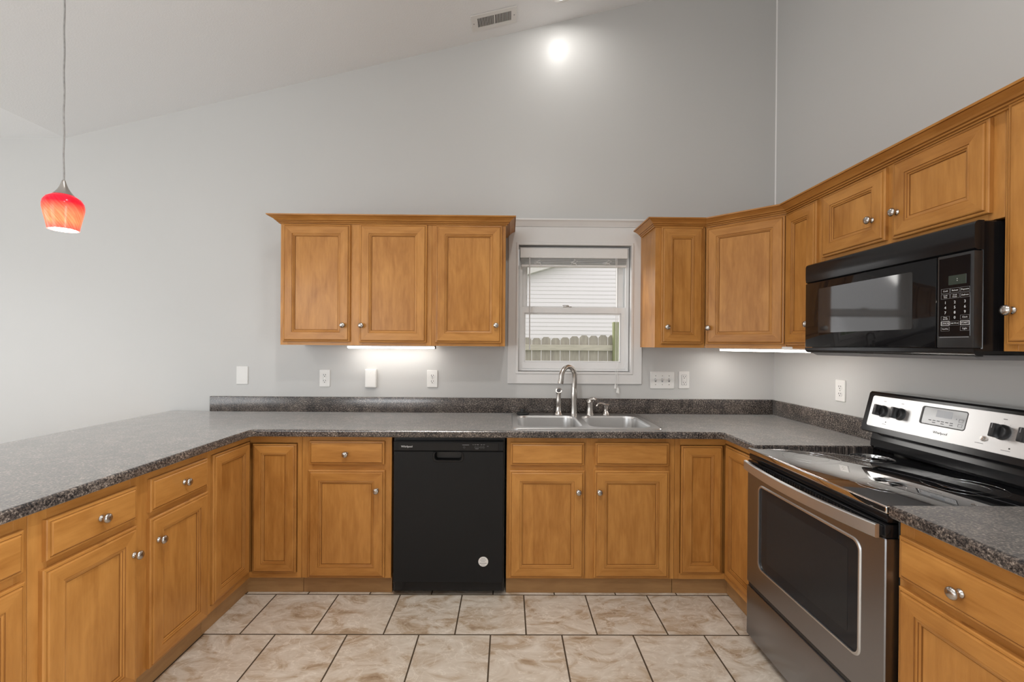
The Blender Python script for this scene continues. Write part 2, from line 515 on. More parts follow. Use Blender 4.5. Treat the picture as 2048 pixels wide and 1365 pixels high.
OVENG = plain('oven_window_glass', (0.024, 0.024, 0.026), 0.07, spec=0.15, noise=0.03)
OVENIN = plain('oven_window_mesh', (0.030, 0.030, 0.031), 0.16, spec=0.12, noise=0.05)
RING = plain('burner_print', (0.03, 0.03, 0.031), 0.14, noise=0.05)
RING.node_tree.nodes['Principled BSDF'].inputs['IOR'].default_value = 9.0
POCKET = plain('pocket_black', (0.005, 0.005, 0.005), 0.35, spec=0.2, noise=0.05)
GREYP = plain('grey_print', (0.25, 0.25, 0.26), 0.5, noise=0.02)
DGREY = plain('dark_grey_print', (0.10, 0.10, 0.105), 0.5, noise=0.02)
WHITEP = plain('white_print', (0.72, 0.72, 0.72), 0.5, noise=0.02)
LCD = plain('grey_display_glass', (0.42, 0.43, 0.44), 0.12, noise=0.03)
LCD2 = plain('blue_grey_display', (0.30, 0.32, 0.35), 0.2, noise=0.03)
GLCD = plain('dark_green_display', (0.035, 0.05, 0.042), 0.15, noise=0.03)
RUBBER = plain('black_rubber', (0.012, 0.012, 0.012), 0.45, noise=0.05)
PANE = glass('clear_glass')
SLAT = plain('white_blind_slat', (0.78, 0.78, 0.77), 0.35, noise=0.01)
SIDING = plain('pale_lilac_siding', (0.80, 0.77, 0.78), 0.6, noise=0.02)
SOFFIT = plain('beige_rake_board', (0.62, 0.60, 0.56), 0.6, noise=0.02)
ROOFM = plain('grey_shingles', (0.16, 0.15, 0.15), 0.9, noise=0.3, scale=20)
FENCEM = plain('weathered_fence_wood', (0.36, 0.33, 0.275), 0.85, noise=0.38, scale=6, aniso=(6, 6, 0.8), bump=0.3)
RAILM = plain('mossy_fence_rail', (0.50, 0.465, 0.38), 0.85, noise=0.3, scale=7, aniso=(0.8, 6, 6))
POSTM = plain('green_stained_post', (0.23, 0.245, 0.12), 0.85, noise=0.25, scale=8, aniso=(6, 6, 1))
GRASS = plain('grass', (0.10, 0.14, 0.05), 0.9, noise=0.4, scale=30)
LEDM = emitter('led_diffuser', (1.0, 0.97, 0.92), 9.0)
CANM = emitter('can_lens', (1.0, 0.98, 0.95), 8.0)
BULBM = emitter('bulb_lining', (1.0, 0.95, 0.86), 5.0)
SHADEM = shade_glass('red_streaked_glass')
FLOORM = tile_floor('travertine_tile', 0.0939, -0.597, 0.3359, 0.0065)

# ------------------------------------------------------------------ room shell
XR = 1.813       # right wall
EAVE = -2.992    # where the ceiling stops sloping
ZE = 2.738; SL = 0.2475
XL, YB = -6.0, -6.5


def ceil_z(x):
    return ZE + SL * max(0.0, x - EAVE)


struct(MB().box((XL - 0.1, YB - 0.1, -0.08), (XR + 0.1, 0.0, 0.0)).build('floor', FLOORM))
# back wall with the window hole (local XY plate stood up; its front lies on world Y = 0)
WX0, WX1, WZ0, WZ1 = 0.066, 0.828, 1.187, 2.044
prof = [(XL, 0.0), (XR + 0.1, 0.0), (XR + 0.1, ceil_z(XR) + 0.1), (EAVE, ZE + 0.1), (XL, ZE + 0.1)]
hole = [(WX0, WZ0), (WX0, WZ1), (WX1, WZ1), (WX1, WZ0)]
struct(MB().plate(prof, [hole], -0.14, 0.0, M=UP).build('wall_back', WALLM, smooth=0))
Mright = Matrix.Translation((XR, 0, 0)) @ Matrix(((0, 0, 1, 0), (-1, 0, 0, 0), (0, 1, 0, 0), (0, 0, 0, 1)))   # local x -> -Y, y -> Z, z -> X
struct(MB().plate([(0, 0), (-YB + 0.1, 0), (-YB + 0.1, ceil_z(XR) + 0.1), (0, ceil_z(XR) + 0.1)], [[(3.15, 0.4), (3.15, 2.1), (4.1, 2.1), (4.1, 0.4)]], 0.0, 0.1, M=Mright).build('wall_right', WALLM, smooth=0))  # the opening is unseen, added for the fill lamp on this side
# left and rear walls, with invented out-of-view openings to let in fill light
Mleft = Matrix(((0, 0, 1, 0), (-1, 0, 0, 0), (0, 1, 0, 0), (0, 0, 0, 1)))
pl = MB().plate([(-0.0, 0), (-YB + 0.1, 0), (-YB + 0.1, ZE + 0.1), (0.0, ZE + 0.1)], [[(1.5, 0.03), (1.5, 2.2), (4.9, 2.2), (4.9, 0.03)]], -0.1, 0.0, M=Matrix.Translation((XL, 0, 0)) @ Matrix(((0, 0, 1, 0), (-1, 0, 0, 0), (0, 1, 0, 0), (0, 0, 0, 1))))
struct(pl.build('wall_left', WALLM, smooth=0))
profr = [(XL, 0.0), (XR + 0.1, 0.0), (XR + 0.1, ceil_z(XR) + 0.1), (EAVE, ZE + 0.1), (XL, ZE + 0.1)]
rh = [[(-4.6, 0.8), (-4.6, 2.3), (-2.2, 2.3), (-2.2, 0.8)]]
struct(MB().plate(profr, rh, 0.0, 0.1, M=Matrix.Translation((0, YB, 0)) @ UP).build('wall_rear', WALLM, smooth=0))
# ceiling: flat over the dining side, sloping up over the kitchen
cs = [(XL - 0.1, ZE), (EAVE, ZE), (XR + 0.1, ceil_z(XR + 0.1)), (XR + 0.1, ceil_z(XR + 0.1) + 0.12), (EAVE, ZE + 0.12), (XL - 0.1, ZE + 0.12)]
struct(MB().prism(cs, YB - 0.1, 0.14, axis=1).build('ceiling', CEILM, smooth=0))
# thin white strip standing in for the bright highlight along the wall corner
struct(MB().prism([(XR - 0.006, 0.0), (XR, 0.0), (XR, -0.006)], 2.16, ceil_z(XR) - 0.01, axis=2).build('corner_highlight_1', TRIMW))


def added_window(idx, Mx, x0, x1, z0, z1, mull):  # frames an unseen window, made up as a source of daylight
    r = struct(thing_plain('window_%d' % idx)); r.matrix_world = Mx
    hs = []; n = mull; wd = (x1 - x0 - 0.06 * (n + 1)) / n
    for k in range(n):
        a = x0 + 0.06 + k * (wd + 0.06)
        hs.append([(a, z0 + 0.06), (a, z1 - 0.06), (a + wd, z1 - 0.06), (a + wd, z0 + 0.06)])
    MB().plate([(x0, z0), (x1, z0), (x1, z1), (x0, z1)], hs, 0.0, 0.05, M=UP).build('window_frame', VINYL, r, smooth=0)
    MB().box((x0 + 0.05, -0.028, z0 + 0.05), (x1 - 0.05, -0.022, z1 - 0.05)).build('window_pane', PANE, r)


def thing_plain(name):
    o = bpy.data.objects.new(name, None); COL.objects.link(o); o.empty_display_size = 0.1
    return o


added_window(2, Matrix.Translation((XL - 0.02, 0, 0)) @ Matrix.Rotation(PI / 2, 4, 'Z'), -4.9, -1.5, 0.03, 2.2, 3)
added_window(4, Matrix.Translation((XR + 0.07, 0, 0)) @ Matrix.Rotation(-PI / 2, 4, 'Z'), 3.15, 4.1, 0.4, 2.1, 1)
added_window(3, Matrix.Translation((0, YB - 0.07, 0)), -4.6, -2.2, 0.8, 2.3, 2)

# ------------------------------------------------------------------ the kitchen window
win = struct(thing_plain('window_1')); win.location = (0, 0, 0)
cx0, cx1, cz0, cz1 = -0.004, 0.906, 1.105, 2.168
MB().plate([(cx0, cz0), (cx1, cz0), (cx1, cz1), (cx0, cz1)], [[(WX0, WZ0), (WX0, WZ1), (WX1, WZ1), (WX1, WZ0)]], 0.0, 0.014, bev=0.003, M=UP).build('window_casing', TRIMW, win)
b = MB()   # raised bead round the opening
for d0, d1, h in ((0.0, 0.016, 0.020),):
    o = [(WX0 - d1, WZ0 - d1), (WX1 + d1, WZ0 - d1), (WX1 + d1, WZ1 + d1), (WX0 - d1, WZ1 + d1)]
    b.plate(o, [[(WX0, WZ0), (WX0, WZ1), (WX1, WZ1), (WX1, WZ0)]], 0.012, h, bev=0.003, M=UP)
b.build('casing_bead', TRIMW, win)
# head moulding above the casing
b = MB()
pr = [(0.0, 2.168), (-0.016, 2.168), (-0.018, 2.176), (-0.024, 2.182), (-0.026, 2.192), (-0.036, 2.202), (-0.042, 2.206), (-0.042, 2.216), (0.0, 2.216)]
b.prism([(p[0], p[1]) for p in pr], cx0 - 0.02, cx1 + 0.012, axis=0)
b.build('head_moulding', TRIMW, win)
# vinyl frame, two sashes
fx0, fx1, fz0, fz1 = WX0 + 0.004, WX1 - 0.004, WZ0 + 0.004, WZ1 - 0.004
b = MB()
b.plate([(fx0, fz0), (fx1, fz0), (fx1, fz1), (fx0, fz1)], [[(fx0 + 0.022, fz0 + 0.012), (fx0 + 0.022, fz1 - 0.025), (fx1 - 0.022, fz1 - 0.025), (fx1 - 0.022, fz0 + 0.012)]], -0.12, -0.028, M=UP)
b.build('window_frame', VINYL, win, smooth=0)
zm = 1.628


def sash(name, x0, x1, z0, z1, rail_b, rail_t, stile, y):
    s = MB().plate([(x0, z0), (x1, z0), (x1, z1), (x0, z1)], [[(x0 + stile, z0 + rail_b), (x0 + stile, z1 - rail_t), (x1 - stile, z1 - rail_t), (x1 - stile, z0 + rail_b)]], -y - 0.03, -y, bev=0.003, M=UP).build(name, VINYL, win)
    g0 = [(x0 + stile - 0.001, z0 + rail_b - 0.001), (x1 - stile + 0.001, z0 + rail_b - 0.001), (x1 - stile + 0.001, z1 - rail_t + 0.001), (x0 + stile - 0.001, z1 - rail_t + 0.001)]
    gi = inset(g0, 0.010)
    MB().plate(g0, [gi[::-1]], -y - 0.022, -y - 0.006, bev=0.004, M=UP).build('glazing_bead', VINYL, s)
    MB().box((x0 + stile + 0.001, y + 0.016, z0 + rail_b + 0.001), (x1 - stile - 0.001, y + 0.020, z1 - rail_t - 0.001)).build('pane', PANE, s)
    return s


ls = sash('lower_sash', fx0 + 0.002, fx1 - 0.014, fz0 + 0.014, zm, 0.045, 0.040, 0.036, 0.034)
us = sash('upper_sash', fx0 + 0.016, fx1 - 0.028, zm - 0.035, fz1 - 0.027, 0.035, 0.035, 0.034, 0.070)
b = MB()
lk = 0.405
b.box((lk - 0.030, 0.036, zm + 0.0005), (lk + 0.030, 0.062, zm + 0.006), 0.002)
b.lathe([(0.012, 0), (0.012, 0.008), (0.006, 0.011)], 16, M=Matrix.Translation((lk, 0.050, zm + 0.006)))
b.box((lk - 0.035, 0.036, zm + 0.010), (lk + 0.006, 0.046, zm + 0.015), 0.002)
b.build('sash_lock', NICKEL, win, label='small metal sash lock')

# raised white blind
bl = thing('window_blind', 'white slatted blind pulled up at the top of the kitchen window', 'blind', (0, 0, 0))
MB().box((0.076, -0.010, 1.957), (0.806, 0.030, 2.026), 0.003).build('headrail', SLAT, bl)
b = MB()
for k in range(9):
    z = 1.9535 - k * 0.0043
    b.prism([(-0.007, z - 0.0015), (-0.006, z), (0.010, z + 0.0016), (0.026, z), (0.026, z - 0.0018), (0.010, z - 0.0004)], 0.082, 0.800, axis=0)
b.build('slat_stack', SLAT, bl)
MB().box((0.084, -0.004, 1.898), (0.798, 0.024, 1.914), 0.003).build('bottom_rail', SLAT, bl)
for cxx in (0.200, 0.440, 0.668):
    b = MB()
    for q in range(3):
        pts = []
        for k in range(13):
            a = k / 12.0
            pts.append((cxx + (0.030 - 0.008 * q) * math.sin(a * 2 * PI + q), -0.012 - 0.003 * q, 1.950 - 0.030 * a - 0.012 * abs(math.sin(a * 3 * PI + q))))
        b.tube(pts, 0.0012, 6)
    b.build('ladder_cord', SLAT, bl)
b = MB(); b.tube([(0.140, -0.014, 1.962), (0.141, -0.016, 1.70), (0.144, -0.014, 1.352)], 0.0040, 8); b.lathe([(0.005, 0), (0.006, 0.012), (0.004, 0.03)], 8, M=Matrix.Translation((0.144, -0.014, 1.335)))
b.build('tilt_wand', plain('clear_acrylic', (0.62, 0.62, 0.62), 0.15, noise=0.02), bl, label='clear tilt wand')
b = MB()
for dx in (-0.004, 0.004):
    b.tube([(0.727 + dx, -0.016, 1.960), (0.728 + dx, -0.022, 1.60), (0.730 + dx * 1.6, -0.030, 1.10)], 0.0014, 6)
b.build('lift_cord', SLAT, bl)
b = MB()
for dx, z in ((-0.007, 1.078), (0.006, 1.050), (0.013, 1.046)):
    b.lathe([(0.002, 0.034), (0.004, 0.028), (0.0075, 0.006), (0.0075, 0.0)], 10, M=Matrix.Translation((0.729 + dx, -0.032, z)))
b.tube([(0.729, -0.031, 1.105), (0.735, -0.031, 1.083)], 0.0014, 6); b.tube([(0.735, -0.031, 1.104), (0.742, -0.031, 1.079)], 0.0014, 6)
b.build('cord_tassel', PLASTIC, bl)

# ------------------------------------------------------------------ outside
struct(MB().box((-12, 0.14, -0.9), (16, 20, -0.75)).build('ground', GRASS))
fence = thing('picket_fence', 'weathered grey dog-eared fence with a mossy rail outside the window', 'fence', (0, 3.7, -0.75))
x = 0.0
for k in range(-7, 13):
    xx = 0.07 + k * 0.1445
    top = 2.225 + 0.03 * max(k, 0) / 12 + rnd.uniform(-0.012, 0.012) + (0.02 if k > 5 else 0)
    wd = 0.136
    MB().prism([(xx, 0), (xx + wd, 0), (xx + wd, top - 0.035), (xx + wd - 0.032, top), (xx + 0.032, top), (xx, top - 0.035)], 0.04, 0.056, axis=1).build('picket', FENCEM, fence)
MB().box((-1.0, 0.0, 2.040), (1.59, 0.038, 2.128), 0.004, grain=0).build('rail', RAILM, fence)
MB().box((-1.0, 0.0, 0.5), (1.59, 0.038, 0.59), 0.004, grain=0).build('rail', RAILM, fence)
MB().box((1.573, -0.06, 0), (1.663, 0.03, 2.475), 0.004).build('post', POSTM, fence, label='green-stained fence post')

house = thing('neighbor_house', 'pale lap-sided house gable standing beyond the fence', 'house', (0, 8.0, -0.75))
b = MB()
c = 0.0985; hw = 5.5
for k in range(60):
    z = k * c + 0.03
    # gable: the left end of each course follows the rake, which rises to the right
    zz = z + 0.75 * 0
    xl = 0.30
    need = (z - 0.75 - 3.10) / 0.30 + 0.435
    xl = max(-0.35, need - 0.2)
    if xl > 6.0: break
    b.prism([(0.0, z), (-0.016, z), (-0.003, z + c), (0.0, z + c)], xl, 7.0, axis=0)
b.build('siding', SIDING, house, smooth=0)
rk = MB()
x0, z0 = -0.75, 0.75 + 3.10 - 0.30 * 1.185 - 0.02
x1, z1 = 5.0, 0.75 + 3.10 + 0.30 * 4.565 - 0.02
dx, dz = x1 - x0, z1 - z0
ln = math.hypot(dx, dz); nx_, nz_ = -dz / ln, dx / ln
rk.prism([(x0, z0), (x1, z1), (x1 + nx_ * 0.17, z1 + nz_ * 0.17), (x0 + nx_ * 0.17, z0 + nz_ * 0.17)], -0.26, -0.02, axis=1)
rk.build('rake_board', SOFFIT, house, smooth=0)
rk = MB()
o0, o1 = 0.17, 0.23
rk.prism([(x0 + nx_ * o0 - .1, z0 + nz_ * o0), (x1 + nx_ * o0, z1 + nz_ * o0), (x1 + nx_ * o1, z1 + nz_ * o1), (x0 + nx_ * o1 - .1, z0 + nz_ * o1)], -0.29, 6.0, axis=1)
rk.build('roof', ROOFM, house, smooth=0)
MB().box((-0.36, 0.0, 0.0), (7.0, 0.15, 3.0)).build('wall', SIDING, house)

# ------------------------------------------------------------------ cabinet pieces
DOOR_RINGS = [(0, 0.000, 0), (0, 0.0125, 0), (0.003, 0.0148, 0), (0.0085, 0.0155, 0), (0.0092, 0.0142, 1), (0.0104, 0.0142, 1), (0.0114, 0.0185, 0), (0.015, 0.0205, 0),
              (0.056, 0.0205, 0), (0.0572, 0.0180, 1), (0.0584, 0.0180, 0), (0.0610, 0.0190, 0), (0.0650, 0.0178, 0), (0.0662, 0.0150, 1), (0.0674, 0.0150, 0), (0.0715, 0.0135, 0), (0.0725, 0.0100, 1), (0.0740, 0.0100, 1), (0.0752, 0.0112, 0)]
DRAWER_RINGS = [(0, 0.000, 0), (0, 0.0125, 0), (0.003, 0.0148, 0), (0.0085, 0.0155, 0), (0.0092, 0.0142, 1), (0.0104, 0.0142, 1), (0.0114, 0.0185, 0), (0.015, 0.0205, 0)]


def ring_panel(x0, x1, z0, z1, rings, y0=0.0, scale=1.0, grain_face=2):
    """a framed panel facing local -Y, made of nested rectangles so its corners are mitred."""
    b = MB()
    offs = [(rnd.uniform(0, 90), rnd.uniform(0, 90)) for _ in range(5)]

    def rect(i, y):
        return [(x0 + i, y, z0 + i), (x1 - i, y, z0 + i), (x1 - i, y, z1 - i), (x0 + i, y, z1 - i)]
    for k in range(len(rings) - 1):
        i0, d0, _ = rings[k]; i1, d1, mt = rings[k + 1]
        A = rect(i0 * scale, y0 - d0); B = rect(i1 * scale, y0 - d1)
        for s in range(4):
            q = [A[s], A[(s + 1) % 4], B[(s + 1) % 4], B[s]]
            horizontal = s in (0, 2)
            ox, oy = offs[s]
            uv = []
            for p in q:
                pos = p[0] if horizontal else p[2]
                acr = (p[2] if horizontal else p[0]) - p[1]
                uv.append((pos + ox, acr + oy))
            b.add(q, [[0, 1, 2, 3]], mt, 0, [uv])
    i1, d1, _ = rings[-1]
    q = rect(i1 * scale, y0 - d1)
    ox, oy = offs[4]
    b.add(q, [[0, 1, 2, 3]], 0, 0, [[((p[2], p[0]) if grain_face == 2 else (p[0], p[2])) for p in q]])
    b.uv[-1] = [(u + ox, v + oy) for u, v in b.uv[-1]]
    q = rect(0, y0)
    b.add(q, [[3, 2, 1, 0]], 0, 2)
    return b


KNOB_PROF = [(0.0, 0.0), (0.0105, 0.0), (0.0115, 0.0015), (0.0105, 0.0035), (0.0068, 0.006), (0.0055, 0.009), (0.0058, 0.012), (0.009, 0.0145), (0.0140, 0.0175), (0.0162, 0.0215), (0.0158, 0.0255), (0.0125, 0.0290), (0.0070, 0.0310), (0.0, 0.0316)]


def knob(parent, x, y, z):
    return MB().lathe(KNOB_PROF, 22, M=Matrix.Translation((x, y, z)) @ Matrix.Rotation(PI / 2, 4, 'X')).build('knob', NICKEL, parent, smooth=60, label='brushed metal knob')


def door(parent, x0, x1, z0, z1, kn=None, y0=-0.0005, name='door'):
    sc = 1.0 if (x1 - x0) > 0.2 else 0.8
    d = ring_panel(x0, x1, z0, z1, DOOR_RINGS, y0, sc).build(name, [WOOD, GLAZE], parent, smooth=0)
    if kn: knob(d, kn[0], y0 - 0.0205, kn[1])
    return d


def drawer(parent, x0, x1, z0, z1, kn=None, y0=-0.0005, name='drawer'):
    d = ring_panel(x0, x1, z0, z1, DRAWER_RINGS, y0, 1.0, 0).build(name, [WOOD, GLAZE], parent, smooth=0)
    if kn: knob(d, kn[0], y0 - 0.0205, kn[1])
    return d


def frame_mesh(w_, z0, z1, cuts_x, cuts_z, thick=0.019):
    """face frame: stiles at the given x spans and rails at the given z spans (local, front at y = 0)."""
    b = MB()
    for a, c in cuts_x:
        b.box((a, 0.0, z0), (c, thick, z1), 0.0008, grain=2)
    xs = sorted(cuts_x)
    for a, c in cuts_z:
        for k in range(len(xs) - 1):
            b.box((xs[k][1], 0.0004, a), (xs[k + 1][0], thick, c), 0, grain=0)
    return b


ZT = 0.866     # underside of the counters, top of the base cabinets
ZF = 0.092     # bottom of the base face frames


def base_cabinet(label, loc, rz, w_, fronts, cuts_x, depth=0.58, group='honey maple base cabinets', toe_y=0.025, cat='cabinet', name='base_cabinet', midrail=(0.668, 0.722)):
    t = thing(name, label, cat, loc, rz, group)
    frame_mesh(w_, ZF, ZT, cuts_x, [(ZF, ZF + 0.022), midrail, (ZT - 0.050, ZT)]).build('face_frame', WOOD, t)
    b = MB()
    b.box((0.001, 0.0195, ZF + 0.001), (0.017, depth, ZT - 0.001), 0.0005); b.box((w_ - 0.017, 0.0195, ZF + 0.001), (w_ - 0.001, depth, ZT - 0.001), 0.0005)
    b.box((0.017, 0.0195, ZF + 0.001), (w_ - 0.017, depth - 0.012, ZF + 0.018), 0, grain=0); b.box((0.017, depth - 0.012, ZF + 0.001), (w_ - 0.017, depth, ZT - 0.001))
    b.build('carcass', WOOD, t)
    MB().box((0.0005, toe_y, 0.001), (w_ - 0.0005, toe_y + 0.018, ZF), 0.0005, grain=0).build('toe_board', WOOD_DIM, t)
    for f in fronts:
        if f[0] == 'door': door(t, *f[1:])
        elif f[0] == 'drawer': drawer(t, *f[1:])
        elif f[0] == 'false': drawer(t, *f[1:], name='false_drawer_front')
    return t


YF = -0.600     # plane of the back run's face frames
# --- drawer base between the left corner cabinet and the dishwasher
base_cabinet('narrow one-drawer base cabinet directly left of the black dishwasher', (-1.113, YF, 0), 0, 0.484,
             [('drawer', 0.042, 0.447, 0.713, 0.840, (0.244, 0.772)), ('door', 0.038, 0.451, 0.100, 0.682, (0.410, 0.577))], [(0, 0.055), (0.430, 0.484)])
# --- sink base
base_cabinet('wide double-door base cabinet under the sink, right of the dishwasher', (-0.004, YF, 0), 0, 0.916,
             [('false', 0.020, 0.420, 0.714, 0.837), ('false', 0.480, 0.881, 0.714, 0.838), ('door', 0.016, 0.423, 0.101, 0.685, (0.388, 0.575)), ('door', 0.478, 0.884, 0.103, 0.686, (0.501, 0.575))],
             [(0, 0.045), (0.405, 0.495), (0.868, 0.916)])


# --- the two corner cabinets: an L of two faces with a folding door on each
def corner_cabinet(label, hand):
    """hand = -1: left inner corner, faces on world Y = YF and X = XFL; +1: right inner corner with X = XFR."""
    t = thing('corner_base_cabinet', label, 'cabinet', (0, 0, 0), 0, 'honey maple corner cabinets')
    if hand < 0:
        xf, xa, xb, ys, xw = -1.395, -1.395, -1.1145, -0.945, -1.97
    else:
        xf, xa, xb, ys, xw = 1.192, 0.9135, 1.192, -0.952, 1.8115
    # back-run face
    b = MB()
    lo, hi = (xa, xb)
    st = (hi - 0.024, hi) if hand < 0 else (lo, lo + 0.030)
    b.box((st[0], YF, ZF), (st[1], YF + 0.019, ZT), 0.0006)
    rr = (lo, st[0]) if hand < 0 else (st[1], hi)
    b.box((rr[0], YF + 0.0003, ZF), (rr[1], YF + 0.019, ZF + 0.030), 0, grain=0); b.box((rr[0], YF + 0.0003, 0.826), (rr[1], YF + 0.019, ZT), 0, grain=0)
    # side face
    s = 1 if hand < 0 else -1      # the frame thickness runs away from the room
    x2 = xf - s * 0.019
    b.box((min(xf, x2), ys, ZF), (max(xf, x2), ys + 0.024, ZT), 0.0006)
    b.box((min(xf - s * 0.0003, x2), ys + 0.024, ZF), (max(xf - s * 0.0003, x2), YF, ZF + 0.032), 0, grain=1); b.box((min(xf - s * 0.0003, x2), ys + 0.024, 0.836), (max(xf - s * 0.0003, x2), YF, ZT), 0, grain=1)
    b.build('face_frame', WOOD, t)
    # L-shaped carcass behind both faces
    if hand < 0:
        poly = [(xw, ys + 0.001), (x2, ys + 0.001), (x2, YF + 0.0195), (xb - 0.001, YF + 0.0195), (xb - 0.001, -0.002), (xw, -0.002)]
    else:
        poly = [(xa + 0.001, YF + 0.0195), (x2, YF + 0.0195), (x2, ys + 0.001), (xw, ys + 0.001), (xw, -0.002), (xa + 0.001, -0.002)]
    MB().prism(poly, ZF + 0.001, ZT - 0.001, axis=2).build('carcass', WOOD, t, smooth=0)
    tb = MB()
    tx = xf - s * 0.025
    if hand < 0:
        tb.box((tx - 0.018, YF + 0.025, 0.001), (xb - 0.0005, YF + 0.043, ZF), 0, grain=0)
        tb.box((tx - 0.018, ys + 0.0005, 0.001), (tx, YF + 0.025, ZF), 0, grain=1)
    else:
        tb.box((xa + 0.0005, YF + 0.025, 0.001), (tx + 0.018, YF + 0.043, ZF), 0, grain=0)
        tb.box((tx, ys + 0.0005, 0.001), (tx + 0.018, YF + 0.025, ZF), 0, grain=1)
    tb.build('toe_board', WOOD_DIM, t)
    # folding doors, set nearly flush inside the frame
    if hand < 0:
        d = ring_panel(xa + 0.018, xb - 0.028, 0.124, 0.821, DOOR_RINGS, YF + 0.004, 0.86)
        d.build('door', [WOOD, GLAZE], t, smooth=0)
        Mx = Matrix.Translation((xf - 0.004, 0, 0)) @ Matrix.Rotation(PI / 2, 4, 'Z')
        d = ring_panel(ys + 0.028, YF - 0.022, 0.128, 0.834, DOOR_RINGS, 0, 0.86)
    else:
        d = ring_panel(xa + 0.034, xb - 0.020, 0.125, 0.823, DOOR_RINGS, YF + 0.004, 0.86)
        d.build('door', [WOOD, GLAZE], t, smooth=0)
        Mx = Matrix.Translation((xf + 0.004, 0, 0)) @ Matrix.Rotation(-PI / 2, 4, 'Z')
        d = ring_panel(-(YF - 0.022), -(ys + 0.028), 0.126, 0.832, DOOR_RINGS, 0, 0.86)
    d.v = [Mx @ v for v in d.v]
    d.build('door', [WOOD, GLAZE], t, smooth=0)
    return t


corner_cabinet('corner base cabinet with two folding doors, left inner corner beside the peninsula', -1)
corner_cabinet('corner base cabinet with two folding doors, right inner corner beside the stove', 1)

# --- peninsula on the left: faces +X
XFL = -1.395
base_cabinet('two-drawer two-door base cabinet in the middle of the left peninsula', (XFL, -1.722, 0), PI / 2, 0.776,
             [('drawer', 0.040, 0.366, 0.704, 0.829, (0.212, 0.768)), ('drawer', 0.430, 0.757, 0.704, 0.834, (0.600, 0.772)),
              ('door', 0.030, 0.368, 0.098, 0.681, (0.346, 0.580)), ('door', 0.428, 0.762, 0.098, 0.680, (0.462, 0.587))],
             [(0, 0.055), (0.352, 0.444), (0.742, 0.776)])
base_cabinet('partly visible base cabinet at the near end of the left peninsula', (XFL, -2.640, 0), PI / 2, 0.9165,
             [('drawer', 0.050, 0.430, 0.704, 0.829, (0.24, 0.766)), ('drawer', 0.490, 0.896, 0.702, 0.826, (0.69, 0.766)),
              ('door', 0.045, 0.432, 0.098, 0.680, (0.40, 0.580)), ('door', 0.488, 0.900, 0.098, 0.676, (0.520, 0.580))],
             [(0, 0.055), (0.415, 0.505), (0.880, 0.9165)])
# --- base cabinet right of the stove: faces -X
base_cabinet('base cabinet with one drawer right of the stove, at the right edge', (1.150, -1.7365, 0), -PI / 2, 0.50,
             [('drawer', 0.012, 0.470, 0.700, 0.822, (0.195, 0.755)), ('door', 0.012, 0.470, 0.100, 0.676, (0.440, 0.60))],
             [(0, 0.045), (0.455, 0.50)], depth=0.655)

# ------------------------------------------------------------------ wall cabinets
ZU0, ZU1 = 1.357, 2.112     # the crown's foot laps the top of the frames
YU = -0.312


def wall_cabinet(label, loc, rz, w_, z0, z1, doors, cuts_x, depth=0.305, group='honey maple wall cabinets', name='wall_cabinet'):
    t = thing(name, label, 'cabinet', loc, rz, group)
    frame_mesh(w_, z0, z1, cuts_x, [(z0, z0 + 0.030), (z1 - 0.045, z1)]).build('face_frame', WOOD, t)
    b = MB()
    b.box((0.0, 0.0195, z0 + 0.012), (w_, depth, z1), 0.0005)            # body with a recessed floor
    b.box((0.0, 0.0195, z0), (0.014, depth, z0 + 0.012)); b.box((w_ - 0.014, 0.0195, z0), (w_, depth, z0 + 0.012))
    b.build('carcass', WOOD, t)
    for d in doors: door(t, *d)
    return t


wall_cabinet('double-door wall cabinet, left part of the upper cabinets left of the window', (-1.383, YU, 0), 0, 0.914, ZU0, ZU1,
             [(0.020, 0.424, 1.377, 2.086, (0.389, 1.477)), (0.481, 0.886, 1.375, 2.089, (0.500, 1.476))], [(0, 0.045), (0.405, 0.500), (0.872, 0.914)])
wall_cabinet('single-door wall cabinet just left of the window casing', (-0.4685, YU, 0), 0, 0.4475, ZU0, ZU1,
             [(0.026, 0.426, 1.376, 2.088, (0.393, 1.483))], [(0, 0.042), (0.412, 0.4475)])
wall_cabinet('narrow single-door wall cabinet just right of the window', (0.893, YU, 0), 0, 0.3055, ZU0, ZU1,
             [(0.034, 0.288, 1.381, 2.091, (0.066, 1.481))], [(0, 0.045), (0.275, 0.3055)])
XU = 1.515       # plane of the right run's face frames
dg0 = Vector((1.2005, YU, 0)); dg1 = Vector((XU, -0.612, 0))
dl = (dg1 - dg0).length; da = math.atan2(dg1.y - dg0.y, dg1.x - dg0.x)
t = thing('corner_wall_cabinet', 'diagonal corner wall cabinet with one large door', 'cabinet', dg0, da, 'honey maple wall cabinets')
frame_mesh(dl, ZU0, ZU1, [(0.001, 0.026), (dl - 0.026, dl - 0.001)], [(ZU0, ZU0 + 0.030), (ZU1 - 0.045, ZU1)]).build('face_frame', WOOD, t)
Mi = Matrix.Rotation(-da, 4, 'Z') @ Matrix.Translation(-dg0)
body = [dg0 + Vector((0.012, 0.020, 0)), dg1 + Vector((0.020, 0.012, 0)), Vector((1.811, -0.6105, 0)), Vector((1.811, -0.002, 0)), Vector((1.2005, -0.002, 0))]
body = [Mi @ p for p in body]
MB().prism([(p.x, p.y) for p in body], ZU0 + 0.012, ZU1, axis=2).build('carcass', WOOD, t, smooth=0)
door(t, 0.012, dl - 0.010, 1.380, 2.082, (0.030, 1.477))
wall_cabinet('slim wall cabinet between the diagonal corner cabinet and the microwave', (XU, -0.6135, 0), -PI / 2, 0.262, ZU0, ZU1,
             [(0.004, 0.246, 1.377, 2.086, (0.212, 1.481))], [(0, 0.030), (0.236, 0.262)], depth=0.296)
